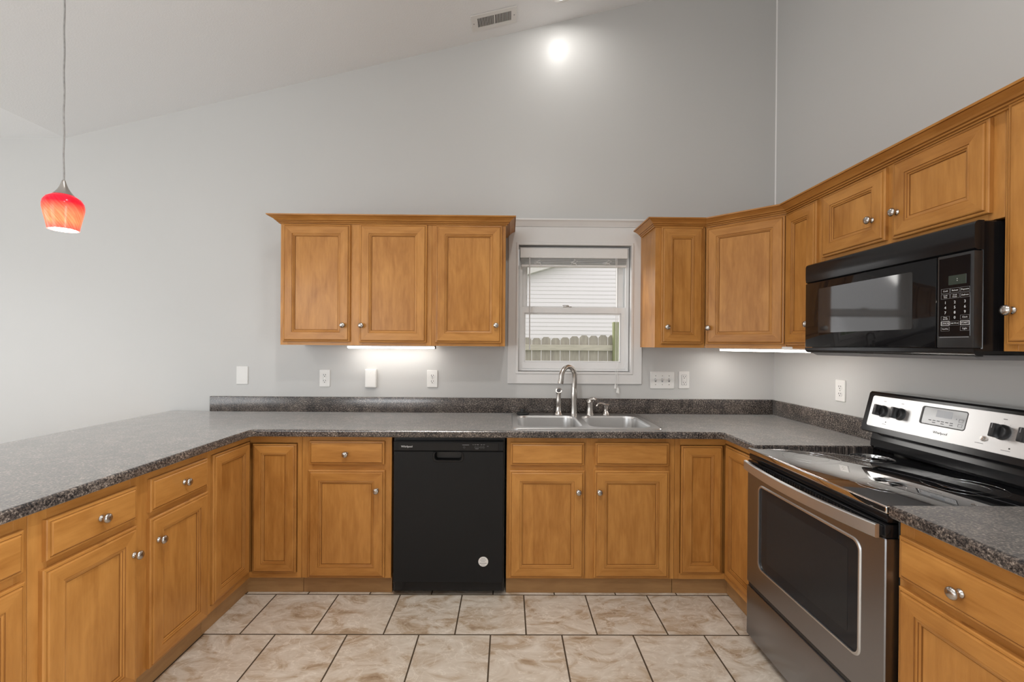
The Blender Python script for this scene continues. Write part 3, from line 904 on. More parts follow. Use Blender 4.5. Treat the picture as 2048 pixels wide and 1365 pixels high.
wall_cabinet('short two-door wall cabinet mounted directly above the microwave', (XU, -0.8765, 0), -PI / 2, 0.800, 1.768, ZU1,
             [(0.024, 0.382, 1.795, 2.085, (0.326, 1.890)), (0.416, 0.768, 1.790, 2.088, (0.444, 1.888))], [(0, 0.042), (0.365, 0.432), (0.752, 0.800)], depth=0.296)
wall_cabinet('tall wall cabinet right of the microwave, cut off by the right edge', (XU, -1.6775, 0), -PI / 2, 0.46, ZU0, ZU1,
             [(0.018, 0.435, 1.377, 2.100, (0.042, 1.479))], [(0, 0.040), (0.42, 0.46)], depth=0.296)

CROWN = [(0.000, 2.094), (0.008, 2.094), (0.010, 2.100), (0.016, 2.104), (0.018, 2.110), (0.024, 2.114), (0.029, 2.122), (0.038, 2.131), (0.048, 2.138), (0.052, 2.141), (0.058, 2.142), (0.060, 2.151), (0.000, 2.151)]
CROWN = [(o, 2.092 + (z - 2.094) * 0.78) for o, z in CROWN]


def crown(path, name, label, end_normals):
    """sweep the crown profile along a plan path (points on the cabinet faces), mitred at the corners, outwards = right of travel."""
    pts = [Vector(p).to_2d() for p in path]
    b = MB(); n = len(CROWN)
    secs = []
    for i, p in enumerate(pts):
        ds = []
        if i > 0: ds.append((pts[i] - pts[i - 1]).normalized())
        if i < len(pts) - 1: ds.append((pts[i + 1] - pts[i]).normalized())
        ns = [Vector((d.y, -d.x)) for d in ds]
        m = ns[0] if len(ns) == 1 else (ns[0] + ns[1]).normalized() / max(0.3, (ns[0] + ns[1]).normalized().dot(ns[0]))
        secs.append([(p.x + m.x * o, p.y + m.y * o, z) for o, z in CROWN])
    for i in range(len(pts) - 1):
        L = (pts[i + 1] - pts[i]).length; o_ = rnd.uniform(0, 60)
        for k in range(n):
            k2 = (k + 1) % n
            q = [secs[i][k], secs[i + 1][k], secs[i + 1][k2], secs[i][k2]]
            v0 = k * 0.008; v1 = (k + 1) * 0.008
            mt = 1 if k in (2, 4, 9) else 0
            b.add(q, [[0, 1, 2, 3]], mt, 0, [[(o_, v0 + o_), (o_ + L, v0 + o_), (o_ + L, v1 + o_), (o_, v1 + o_)]])
    b.add(secs[0], [list(range(n))[::-1]], 0, 2); b.add(secs[-1], [list(range(n))], 0, 2)
    return tag(b.build(name, [WOOD, GLAZE], smooth=20), label, 'moulding', 'wooden crown mouldings')


crown([(-1.3845, -0.003), (-1.3845, YU - 0.001), (-0.0195, YU - 0.001), (-0.0195, -0.003)], 'crown_moulding', 'wooden crown moulding on the wall cabinets left of the window', None)
crown([(0.8915, -0.045), (0.8915, YU - 0.001), (1.2002, YU - 0.001), (XU - 0.001, -0.6125), (XU - 0.001, -2.135)], 'crown_moulding', 'long wooden crown moulding over the right-hand wall cabinets and corner', None)

# ------------------------------------------------------------------ countertops


def slab(b, poly, z0, z1, r, holes=()):
    """counter slab: rounded outer edges, flat top with holes. poly counter-clockwise."""
    secs = []
    for k in range(5):
        a = PI / 2 * k / 4
        secs.append((r * (1 - math.sin(a)), z0 + r * (1 - math.cos(a))))
    for k in range(5):
        a = PI / 2 * k / 4
        secs.append((r * (1 - math.cos(a)), z1 - r * (1 - math.sin(a))))
    rings = [(inset(poly, d) if d > 1e-6 else poly, z) for d, z in secs]
    n = len(poly)
    for i in range(len(rings) - 1):
        A, za = rings[i]; B, zb = rings[i + 1]
        vs = [(p[0], p[1], za) for p in A] + [(p[0], p[1], zb) for p in B]
        b.add(vs, [[k, (k + 1) % n, n + (k + 1) % n, n + k] for k in range(n)], 0, 0)
    for z, flip in ((z1, False), (z0, True)):
        bm = bmesh.new(); es = []
        for L in [inset(poly, r)] + [list(h) for h in holes]:
            vv = [bm.verts.new((p[0], p[1], z)) for p in L]
            for k in range(len(vv)): es.append(bm.edges.new((vv[k], vv[(k + 1) % len(vv)])))
        bmesh.ops.triangle_fill(bm, use_beauty=True, use_dissolve=False, edges=es, normal=Vector((0, 0, 1)))
        bm.verts.index_update()
        b.add([v.co.copy() for v in bm.verts], [([v.index for v in f.verts] if (f.normal.z > 0) != flip else [v.index for v in f.verts][::-1]) for f in bm.faces], 0, 0)
        bm.free()
    for h in holes:
        n2 = len(h)
        b.add([(p[0], p[1], z0) for p in h] + [(p[0], p[1], z1) for p in h], [[k, n2 + k, n2 + (k + 1) % n2, (k + 1) % n2] for k in range(n2)], 0, 0)


ZC0, ZC1 = 0.867, 0.905
ct = thing('countertop', 'long U-shaped speckled brown countertop with the sink set in it', 'countertop', (0, 0, 0), 0, 'speckled laminate countertops')
# outline, counter-clockwise, with eased inner corners
poly = [(-2.285, -0.002), (-2.285, -2.70), (-1.362, -2.70), (-1.362, -0.665), (-1.345, -0.648), (1.138, -0.648), (1.155, -0.665), (1.155, -0.956), (1.811, -0.956), (1.811, -0.002)]
SX0, SX1, SY0, SY1 = 0.024, 0.852, -0.600, -0.048
b = MB(); slab(b, poly, ZC0, ZC1, 0.009, [rrect(SX0 + 0.015, SY0 + 0.015, SX1 - 0.015, SY1 - 0.015, 0.03)])
b.build('worktop', LAM, ct, smooth=40)
b = MB()
b.box((-2.002, -0.0205, ZC1 + 0.0003), (1.8105, -0.0015, 1.008), 0.004, seg=2)
b.box((1.7925, -0.955, ZC1 + 0.0003), (1.8115, -0.021, 1.008), 0.004, seg=2)
b.build('backsplash', LAM, ct)
ct2 = thing('countertop', 'short speckled countertop piece right of the stove', 'countertop', (0, 0, 0), 0, 'speckled laminate countertops')
b = MB(); slab(b, [(1.116, -2.30), (1.811, -2.30), (1.811, -1.735), (1.116, -1.735)], ZC0, ZC1, 0.009); b.build('worktop', LAM, ct2, smooth=40)
MB().box((1.7925, -2.30, ZC1 + 0.0003), (1.8115, -1.736, 1.008), 0.004).build('backsplash', LAM, ct2)

# ------------------------------------------------------------------ sink and its fittings
sk = thing('kitchen_sink', 'double-bowl stainless steel sink set in the counter under the window', 'sink', (0, 0, 0))
zr = ZC1 + 0.0005
bowls = [(0.058, 0.424, -0.562, -0.150), (0.462, 0.812, -0.562, -0.150)]
b = MB()
hl = [rrect(x0, y0, x1, y1, 0.075, 7)[::-1] for x0, x1, y0, y1 in bowls]
b.plate(rrect(SX0, SY0, SX1, SY1, 0.035, 6), hl, zr, zr + 0.007, bev=0.004)
b.build('rim', SINKM, sk, smooth=50)
for x0, x1, y0, y1 in bowls:
    b = MB(); secs = []
    for d, z in ((0.0, zr + 0.004), (0.003, zr - 0.006), (0.010, zr - 0.10), (0.018, zr - 0.155), (0.040, zr - 0.172), (0.075, zr - 0.176)):
        rr_ = max(0.02, 0.075 - d)
        secs.append([(p[0], p[1], z) for p in rrect(x0 + d, y0 + d, x1 - d, y1 - d, rr_, 7)])
    n = len(secs[0])
    for i in range(len(secs) - 1):
        b.add(secs[i] + secs[i + 1], [[k, n + k, n + (k + 1) % n, (k + 1) % n] for k in range(n)])
    b.add(secs[-1], [list(range(n))])
    bo = b.build('bowl', SINKM, sk, smooth=60)
    MB().lathe([(0.0, 0.0), (0.028, 0.0), (0.043, 0.004), (0.045, 0.001)], 24, M=Matrix.Translation(((x0 + x1) / 2, (y0 + y1) / 2, zr - 0.1755))).build('drain', NICKEL, bo)
ZD = zr + 0.007
fc = thing('kitchen_faucet', 'tall brushed metal gooseneck faucet behind the middle of the sink', 'faucet', (0.435, -0.092, ZD))
MB().lathe([(0.0, 0), (0.023, 0), (0.0235, 0.004), (0.022, 0.012), (0.021, 0.02), (0.0195, 0.06), (0.0205, 0.10), (0.0215, 0.13), (0.0195, 0.150), (0.0175, 0.165), (0.0165, 0.18), (0.0, 0.18)], 24).build('base', NICKEL, fc, smooth=60)
pts = [(0, 0, 0.165), (0.002, 0, 0.20), (0.003, -0.001, 0.235)]
R = 0.058; dxy = Vector((-0.82, -0.57))
for k in range(1, 15):
    a = PI * k / 14 * 1.02
    o = R * (1 - math.cos(a))
    pts.append((0.003 + dxy.x * o, -0.001 + dxy.y * o, 0.245 + R * 1.22 * math.sin(a)))
e = pts[-1]
pts.append((e[0] - 0.003, e[1] - 0.002, e[2] - 0.018))
rad = [0.0170] * 3 + [0.0170] * 14 + [0.0172]
MB().tube(pts, rad, 18).build('spout', NICKEL, fc, smooth=60)
e2 = pts[-1]
MB().tube([(e2[0], e2[1], e2[2] + 0.002), (e2[0] - 0.004, e2[1] - 0.002, e2[2] - 0.016)], [0.0188, 0.0182], 18).build('aerator', NICKEL, fc, smooth=60)
sp = thing('side_sprayer', 'slim brushed metal side sprayer left of the faucet', 'sprayer', (0.334, -0.092, ZD))
MB().lathe([(0.0, 0), (0.022, 0), (0.022, 0.004), (0.017, 0.010), (0.0155, 0.03), (0.013, 0.05), (0.0, 0.05)], 20).build('holder', NICKEL, sp, smooth=60)
b = MB()
b.lathe([(0.0, 0.045), (0.013, 0.045), (0.0155, 0.05), (0.0135, 0.09), (0.011, 0.12), (0.0125, 0.135), (0.0, 0.138)], 20)
b.tube(curve_pts([(0, 0.004, 0.122), (-0.001, -0.005, 0.146), (-0.002, -0.022, 0.153)]), curve_rad([0.010, 0.0145, 0.0170]), 18)
b.build('spray_head', NICKEL, sp, smooth=60)
MB().lathe([(0.0, 0), (0.011, 0), (0.011, 0.002), (0.0, 0.002)], 18, M=Matrix.Translation((-0.0023, -0.0225, 0.1527)) @ Matrix.Rotation(1.32, 4, 'X')).build('spray_face', DGREY, sp)
fh = thing('faucet_handle', 'single lever valve handle standing right of the faucet', 'faucet handle', (0.541, -0.092, ZD))
MB().lathe([(0.0, 0), (0.0215, 0), (0.0215, 0.004), (0.0185, 0.012), (0.0165, 0.05), (0.0175, 0.068), (0.0, 0.07)], 22).build('base', NICKEL, fh, smooth=60)
b = MB()
b.lathe([(0.0, 0.066), (0.0175, 0.066), (0.0200, 0.074), (0.0185, 0.088), (0.010, 0.097), (0.0, 0.099)], 22)
b.tube(curve_pts([(-0.010, 0.004, 0.075), (0.000, -0.004, 0.094), (0.016, -0.014, 0.100), (0.030, -0.022, 0.092)]), curve_rad([0.008, 0.010, 0.0115, 0.007]), 14)
b.build('lever', NICKEL, fh, smooth=60)
sd = thing('soap_dispenser', 'small curved-spout soap pump at the right end of the faucet row', 'soap dispenser', (0.646, -0.092, ZD))
MB().lathe([(0.0, 0), (0.020, 0), (0.020, 0.004), (0.0165, 0.010), (0.0125, 0.022), (0.0105, 0.030), (0.0115, 0.040), (0.0145, 0.050), (0.0145, 0.056), (0.0, 0.057)], 22).build('base', NICKEL, sd, smooth=60)
MB().tube(curve_pts([(0.012, 0.002, 0.058), (-0.004, -0.002, 0.062), (-0.024, -0.010, 0.072), (-0.044, -0.020, 0.070), (-0.056, -0.026, 0.054)]), curve_rad([0.010, 0.0085, 0.006, 0.005, 0.0045]), 14).build('spout', NICKEL, sd, smooth=60)
st = thing('sink_stopper', 'black rubber sink stopper lying on the back left of the sink rim', 'stopper', (0.098, -0.108, ZD))
MB().lathe([(0.0, 0), (0.036, 0), (0.042, 0.004), (0.042, 0.009), (0.034, 0.013), (0.020, 0.016), (0.0, 0.016)], 26).build('disc', RUBBER, st, smooth=50)
MB().lathe([(0.0, 0.0155), (0.017, 0.0155), (0.016, 0.022), (0.019, 0.030), (0.017, 0.034), (0.0, 0.035)], 22).build('grip', RUBBER, st, smooth=50)

for o_ in (sp, fh, sd):
    o_.scale = (1.25, 1.25, 1.04)

# ------------------------------------------------------------------ dishwasher
dw = thing('dishwasher', 'black built-in dishwasher under the counter', 'dishwasher', (-0.6185, -0.600, 0))
W = 0.604
MB().box((0.0, 0.004, 0.020), (W, 0.56, 0.862), 0.002).build('body', BLACKP, dw)
b = MB()
pk = rrect(0.226, 0.742, 0.372, 0.788, 0.016, 5)
b.plate(rrect(0.006, 0.082, W - 0.006, 0.791, 0.004, 2), [pk[::-1]], 0.0, 0.030, bev=0.003, M=at(0, 0.002, 0))
# bottom of the grip pocket, scooped
secs = []
for d, z in ((0.0, 0.0285), (0.002, 0.010), (0.006, -0.002), (0.016, -0.008)):
    secs.append([(p[0], p[1], z) for p in rrect(0.226 + d, 0.742 + d, 0.372 - d, 0.788 - d, max(0.006, 0.016 - d), 5)])
n = len(secs[0])
for i in range(len(secs) - 1):
    b.add(secs[i] + secs[i + 1], [[k, n + k, n + (k + 1) % n, (k + 1) % n] for k in range(n)], 1, 0, None, at(0, 0.002, 0))
b.add(secs[-1], [list(range(n))], 1, 0, None, at(0, 0.002, 0))
dd = b.build('door', [BLACKT, POCKET], dw)
MB().plate(rrect(0.215, 0.733, 0.383, 0.790, 0.020, 6), [rrect(0.226, 0.742, 0.372, 0.7885, 0.016, 5)[::-1]], 0.029, 0.0325, bev=0.002, M=at(0, 0.002, 0)).build('pocket_rim', BLACK, dd)
b = MB().box((0.006, -0.032, 0.7925), (W - 0.006, 0.003, 0.845), 0.003)
cp = b.build('control_panel', BLACKT, dw)
MB().box((0.030, -0.0335, 0.795), (W - 0.034, -0.031, 0.838), 0.002).build('panel_inset', BLACK, cp)
b = MB()
b.text('Whirlpool', 0.0145, at(0.078, -0.0338, 0.8165))
b.build('lettering', WHITEP, cp)
b = MB()
for x0, x1, z in ((0.375, 0.412, 0.8265), (0.381, 0.392, 0.813), (0.430, 0.436, 0.828), (0.441, 0.448, 0.828), (0.452, 0.464, 0.828), (0.474, 0.482, 0.828), (0.488, 0.496, 0.828), (0.443, 0.446, 0.8145), (0.476, 0.479, 0.8145), (0.489, 0.492, 0.8145), (0.446, 0.462, 0.806), (0.508, 0.516, 0.820)):
    b.box((x0, -0.0342, z - 0.0009), (x1, -0.0336, z + 0.0009))
b.build('button_print', GREYP, cp)
for x_ in (0.386, 0.447, 0.461, 0.476, 0.489):
    MB().lathe([(0, 0), (0.0075, 0), (0.007, 0.0016), (0, 0.002)], 16, M=at(x_, -0.0335, 0.8145)).build('button', BLACKP, cp)
MB().box((0.010, -0.010, 0.028), (W - 0.010, 0.003, 0.078), 0.002).build('kick_plate', BLACK, dw)
sk_ = MB().lathe([(0.0, 0), (0.0265, 0), (0.0265, 0.0006), (0.0, 0.0006)], 32, M=at(0.492, -0.0283, 0.197)).build('sticker', PLASTIC, dd, label='round white sticker')
b = MB()
for i, (hw_, z) in enumerate(((0.012, 0.214), (0.017, 0.206), (0.012, 0.1985), (0.0195, 0.188), (0.012, 0.179))):
    x_ = 0.492 - hw_
    while x_ < 0.492 + hw_ - 0.002:
        l = rnd.uniform(0.0018, 0.0042)
        hh = 0.0019 if i == 3 else 0.0012
        b.box((x_, -0.0293, z - hh), (min(x_ + l, 0.492 + hw_), -0.0288, z + hh)); x_ += l + 0.0008
b.build('sticker_print', GREYP, sk_)

# ------------------------------------------------------------------ stove
RW = 0.763
rg = thing('electric_range', 'stainless and black electric stove with a smooth black cooktop', 'stove', (1.113, -0.9635, 0), -PI / 2)
b = MB()
b.box((0.004, 0.046, 0.030), (RW - 0.004, 0.672, 0.872), 0.003)
b.box((0.03, 0.06, 0.002), (0.07, 0.10, 0.030), 0.004); b.box((RW - 0.07, 0.06, 0.002), (RW - 0.03, 0.10, 0.030), 0.004)
b.box((0.03, 0.58, 0.002), (0.07, 0.62, 0.030), 0.004); b.box((RW - 0.07, 0.58, 0.002), (RW - 0.03, 0.62, 0.030), 0.004)
b.build('body', BLACK, rg)
sdw = MB().box((0.002, 0.004, 0.036), (RW - 0.002, 0.045, 0.262), 0.004, seg=2).build('storage_drawer', STEEL, rg)
MB().box((0.006, 0.010, 0.262), (RW - 0.006, 0.045, 0.2785), 0.002).build('drawer_lip', BLACKP, sdw)
b = MB()
wh = rrect(0.100, 0.385, 0.664, 0.748, 0.028, 6)
b.plate(rrect(0.002, 0.2805, RW - 0.002, 0.800, 0.004, 2), [wh[::-1]], 0.0, 0.040, bev=0.003, M=at(0, 0.044, 0))
od = b.build('oven_door', STEEL, rg, smooth=40)
MB().plate(rrect(0.092, 0.377, 0.672, 0.756, 0.034, 7), [rrect(0.101, 0.386, 0.663, 0.747, 0.027, 6)[::-1]], 0.0385, 0.044, bev=0.0035, M=at(0, 0.044, 0)).build('window_bezel', STEEL_L, od)
MB().plate(rrect(0.1005, 0.3855, 0.6635, 0.7475, 0.0275, 6), [], 0.028, 0.037, M=at(0, 0.044, 0)).build('window_glass', OVENG, od)
MB().plate(rrect(0.155, 0.430, 0.612, 0.705, 0.006, 3), [], 0.0372, 0.0376, M=at(0, 0.044, 0)).build('window_screen', OVENIN, od)
vt = MB().box((0.002, 0.004, 0.8015), (RW - 0.002, 0.044, 0.842), 0.004, seg=2).build('vent_trim', BLACK, od)
for g_ in range(4):
    b = MB()
    for k in range(9):
        xx = 0.10 + (g_ * 10 + k) * 0.0150
        b.box((xx, 0.0025, 0.815), (xx + 0.006, 0.006, 0.834), 0)
    b.build('vent_slots', RUBBER, vt)
# bowed handle bar
n = 28; vs = []
for i in range(n + 1):
    a = i / n
    xx = 0.012 + a * (RW - 0.024)
    yy = -0.020 - 0.034 * math.sin(PI * a) ** 0.9
    th = 0.013
    vs += [(xx, yy, 0.803), (xx, yy, 0.838), (xx, yy + 0.003, 0.841), (xx, yy + th, 0.841), (xx, yy + th, 0.800), (xx, yy + 0.003, 0.800)]
fs = []
for i in range(n):
    for k in range(6):
        fs.append([i * 6 + k, i * 6 + (k + 1) % 6, (i + 1) * 6 + (k + 1) % 6, (i + 1) * 6 + k])
fs += [list(range(6))[::-1], [n * 6 + k for k in range(6)]]
b = MB().add(vs, fs)
hd = b.build('handle', STEEL_L, od, smooth=30)
for x_ in (0.014, RW - 0.040):
    MB().box((x_, -0.012, 0.806), (x_ + 0.026, 0.006, 0.836), 0.002).build('handle_mount', BLACKP, hd)
MB().box((0.003, 0.010, 0.846), (RW - 0.003, 0.046, 0.8725), 0.004, seg=2).build('front_trim', BLACK, rg)
b = MB()
b.box((0.0, 0.004, 0.8735), (RW, 0.604, 0.898), 0.005, seg=3)
ckt = b.build('cooktop', BLACKG, rg, smooth=30)
for (cx_, cy_, r_) in ((0.19, 0.17, 0.105), (0.57, 0.17, 0.085), (0.19, 0.43, 0.078), (0.57, 0.43, 0.110)):
    b = MB()
    b.plate(circle(cx_, cy_, r_, 48), [circle(cx_, cy_, r_ - 0.002, 48)[::-1]], 0.8979, 0.8983)
    b.plate(circle(cx_, cy_, r_ * 0.62, 40), [circle(cx_, cy_, r_ * 0.62 - 0.0015, 40)[::-1]], 0.8979, 0.8983)
    b.build('burner_mark', RING, ckt)
# backguard: riser and slanted head in one black housing
OY = 0.532
pf = [(0.590, 0.8985), (0.578, 0.912), (0.580, 0.945), (0.590, 0.978), (OY + 0.010, 0.980), (OY, 0.988), (OY + 0.043, 1.156), (OY + 0.052, 1.163), (0.655, 1.163), (0.672, 1.150), (0.672, 0.8985)]
b = MB(); b.prism(pf, 0.0, RW, axis=0)
bgd = b.build('backguard', BLACK, rg, smooth=0)
MB().box((0.03, 0.588, 0.972), (RW - 0.03, 0.592, 0.976), 0.001).build('riser_line', GREYP, bgd)
eu = Vector((0, 0.0445, 0.1745)).normalized(); en = Vector((0, -eu.z, eu.y))
SLM = Matrix(((1, 0, 0, 0), (0, eu.y, en.y, OY), (0, eu.z, en.z, 0.985), (0, 0, 0, 1)))


def onp(x, u, h=0.0):
    return SLM @ Matrix.Translation((x, u, h))


pn = MB().plate(rrect(0.028, 0.026, RW - 0.028, 0.166, 0.010, 4), [rrect(0.276, 0.079, 0.458, 0.152, 0.010, 4)[::-1]], 0.0002, 0.004, bev=0.001, M=SLM).build('control_panel', STEEL_L, rg)
dsp = MB().plate(rrect(0.277, 0.080, 0.457, 0.151, 0.009, 4), [rrect(0.283, 0.083, 0.4545, 0.1485, 0.007, 4)[::-1]], 0.0002, 0.0045, M=SLM).build('display_bezel', BLACKP, pn)
MB().plate(rrect(0.2825, 0.0825, 0.455, 0.149, 0.007, 4), [], 0.0002, 0.0025, M=SLM).build('display', LCD, pn, label='grey oven control display')
b = MB(); b.plate(rrect(0.338, 0.115, 0.400, 0.142, 0.002, 2), [], 0.0025, 0.0028, M=SLM); b.build('display_window', LCD2, pn)
b = MB()
for k, x_ in enumerate((0.318, 0.335, 0.352, 0.369, 0.386, 0.403)):
    b.plate([(x_ - 0.006, 0.098), (x_ + 0.006, 0.098), (x_ + 0.006, 0.101), (x_ - 0.006, 0.101)], [], 0.0025, 0.0028, M=SLM)
    if k % 2: b.plate([(x_ - 0.006, 0.090), (x_ + 0.007, 0.090), (x_ + 0.007, 0.093), (x_ - 0.006, 0.093)], [], 0.0025, 0.0028, M=SLM)
for u in (0.096, 0.114):
    o = [(0.428, u - 0.006), (0.444, u - 0.006), (0.444, u + 0.006), (0.428, u + 0.006)]
    b.plate(o, [inset(o, 0.001)[::-1]], 0.0025, 0.0028, M=SLM)
b.plate(circle(0.418, 0.118, 0.0016, 10), [], 0.0025, 0.0028, M=SLM)
b.build('display_print', DGREY, pn)
b = MB(); b.text('Whirlpool', 0.0135, onp(0.372, 0.0545, 0.0042)); b.build('lettering', DGREY, pn)
for x_ in (0.098, 0.186, 0.578, 0.662):
    b = MB()
    b.lathe([(0.0, 0), (0.026, 0), (0.0265, 0.003), (0.024, 0.010), (0.021, 0.016), (0.019, 0.017), (0, 0.017)], 28, M=onp(x_, 0.100, 0.0042))
    b.box((-0.0085, -0.0235, 0.014), (0.0085, 0.0235, 0.040), 0.003, seg=2, M=onp(x_, 0.100, 0.0042))
    kb = b.build('knob', BLACKP, pn, smooth=40, label='black control knob')
    MB().box((-0.0012, 0.006, 0.0402), (0.0012, 0.022, 0.0406), 0, M=onp(x_, 0.100, 0.0042)).build('pointer', GREYP, kb)
b = MB()
for x_, u in ((0.126, 0.055), (0.610, 0.050)):
    b.plate(circle(x_, u, 0.0026, 12), [], 0.0041, 0.0046, M=SLM)
b.build('indicator_light', SLOT, pn)
b = MB()
for x_ in (0.098, 0.186, 0.578, 0.662):
    for k in range(9):
        a = PI * (1.25 - 1.5 * k / 8)
        b.plate(circle(x_ + 0.0335 * math.cos(a), 0.100 + 0.0335 * math.sin(a), 0.0009, 6), [], 0.0041, 0.0044, M=SLM)
    b.plate([(x_ - 0.006, 0.144), (x_ + 0.006, 0.144), (x_ + 0.006, 0.1465), (x_ - 0.006, 0.1465)], [], 0.0041, 0.0044, M=SLM)
for x_, u, l in ((0.120, 0.044, 0.010), (0.515, 0.048, 0.014), (0.600, 0.040, 0.014)):
    b.plate([(x_ - l, u), (x_ + l, u), (x_ + l, u + 0.002), (x_ - l, u + 0.002)], [], 0.0041, 0.0044, M=SLM)
b.build('panel_print', GREYP, pn)
MB().lathe([(0.0, 0), (0.0095, 0), (0.0095, 0.003), (0.0065, 0.0035), (0.006, 0.009), (0.0, 0.0095)], 18, M=onp(0.527, 0.067, 0.0041)).build('push_button', NICKEL, pn, smooth=50)

# ------------------------------------------------------------------ microwave
mw = thing('microwave', 'black over-the-range microwave mounted under the right wall cabinets', 'microwave', (1.434, -0.884, 0), -PI / 2)
MWW = 0.782; z0, z1 = 1.340, 1.762
b = MB(); b.box((0.004, 0.030, z0 + 0.004), (MWW - 0.004, 0.376, z1), 0.003)
b.build('body', BLACK, mw)
b = MB()     # underside pan with two lamp wells
b.prism([(0.012, z0 + 0.004), (0.360, z0 + 0.004), (0.350, z0 - 0.012), (0.045, z0 - 0.012)], 0.02, MWW - 0.02, axis=0)
b.build('underside', GREYP, mw)
# front: vent grille strip above, door, control panel, bottom strip
pf = [(0.010, 1.671), (0.002, 1.676), (0.0, 1.690), (0.0, 1.748), (0.004, 1.757), (0.012, z1), (0.030, z1), (0.030, 1.671)]
MB().prism(pf, 0.0, MWW, axis=0).build('vent_strip', BLACK, mw, smooth=30)
xs = 0.662
dr = MB().box((0.0, 0.0, 1.366), (xs - 0.0015, 0.029, 1.6690), 0.003, seg=2).build('door', MWG, mw)
MB().plate(rrect(0.090, 1.432, 0.572, 1.636, 0.008, 4), [], 0.0001, 0.0006, M=UP).build('door_window', plain('microwave_window', (0.022, 0.022, 0.023), 0.05, spec=0.8, noise=0.03), dr)
cpn = MB().box((xs + 0.0015, 0.0, 1.366), (MWW - 0.001, 0.029, 1.6690), 0.003, seg=2).build('control_panel', BLACKP, mw)
MB().box((xs + 0.008, -0.0012, 1.404), (MWW - 0.010, 0.001, 1.660), 0.0008).build('keypad_face', MWG, cpn)
ds = MB().box((0.703, -0.0022, 1.570), (0.760, -0.0011, 1.600), 0.0004).build('display', GLCD, cpn)
b = MB()
b.plate(circle(0.732, 1.588, 0.0012, 8), [], 0.0022, 0.0026, M=UP); b.plate(circle(0.732, 1.582, 0.0012, 8), [], 0.0022, 0.0026, M=UP)
b.build('colon', WHITEP, ds)
kp = MB(); kf = MB()
cxs = (0.693, 0.724, 0.756)
for r_, z in enumerate((1.552, 1.534)):
    for c_, x_ in enumerate(cxs):
        o = [(x_ - 0.0145, z - 0.0075), (x_ + 0.0145, z - 0.0075), (x_ + 0.0145, z + 0.0075), (x_ - 0.0145, z + 0.0075)]
        kf.plate(o, [inset(o, 0.0006)[::-1]], 0.0012, 0.0015, M=UP)
for txt, x_, z, s_ in (('Cook', cxs[0], 1.552, .007), ('Reheat', cxs[1], 1.552, .007), ('Popcorn', cxs[2], 1.552, .007), ('Cook\nTime', cxs[0], 1.534, .0058), ('Cook\nPower', cxs[1], 1.534, .0058), ('Defrost', cxs[2], 1.534, .007)):
    kp.text(txt, s_, at(x_, -0.0014, z), depth=0.0001)
for i in range(9):
    kp.text(str(i + 1), 0.0125, at(cxs[i % 3], -0.0014, 1.5135 - 0.0165 * (i // 3)), depth=0.0001)
kp.text('0', 0.0125, at(cxs[1], -0.0014, 1.464), depth=0.0001)
for txt, x_, z, s_, bold in (('Timer\nSet-Off', cxs[0], 1.463, .0055, 0), ('Clock', cxs[2], 1.464, .007, 0), ('CANCEL', cxs[0], 1.446, .007, 1), ('Add 30 sec', cxs[1], 1.446, .0058, 0), ('START', cxs[2], 1.446, .008, 1), ('Vent/Fan', cxs[0], 1.428, .006, 0), ('Light', cxs[2], 1.428, .0075, 0)):
    kp.text(txt, s_, at(x_, -0.0014, z), depth=0.0001)
    o = [(x_ - 0.0142, z - 0.0068), (x_ + 0.0142, z - 0.0068), (x_ + 0.0142, z + 0.0068), (x_ - 0.0142, z + 0.0068)]
    (kp if bold else kf).plate(o, [inset(o, 0.0013 if bold else 0.0006)[::-1]], 0.0012, 0.0015, M=UP)
kp.build('key_lettering', WHITEP, cpn); kf.build('key_outline', GREYP, cpn)
MB().box((xs + 0.012, -0.0012, 1.400), (MWW - 0.014, -0.0002, 1.402)).build('panel_line', GREYP, cpn)
pf = [(0.0, 1.364), (0.0, 1.352), (0.006, 1.344), (0.014, z0), (0.030, z0), (0.030, 1.364)]
MB().prism(pf, 0.0, MWW, axis=0).build('bottom_strip', BLACK, mw, smooth=30)

# ------------------------------------------------------------------ wall plates


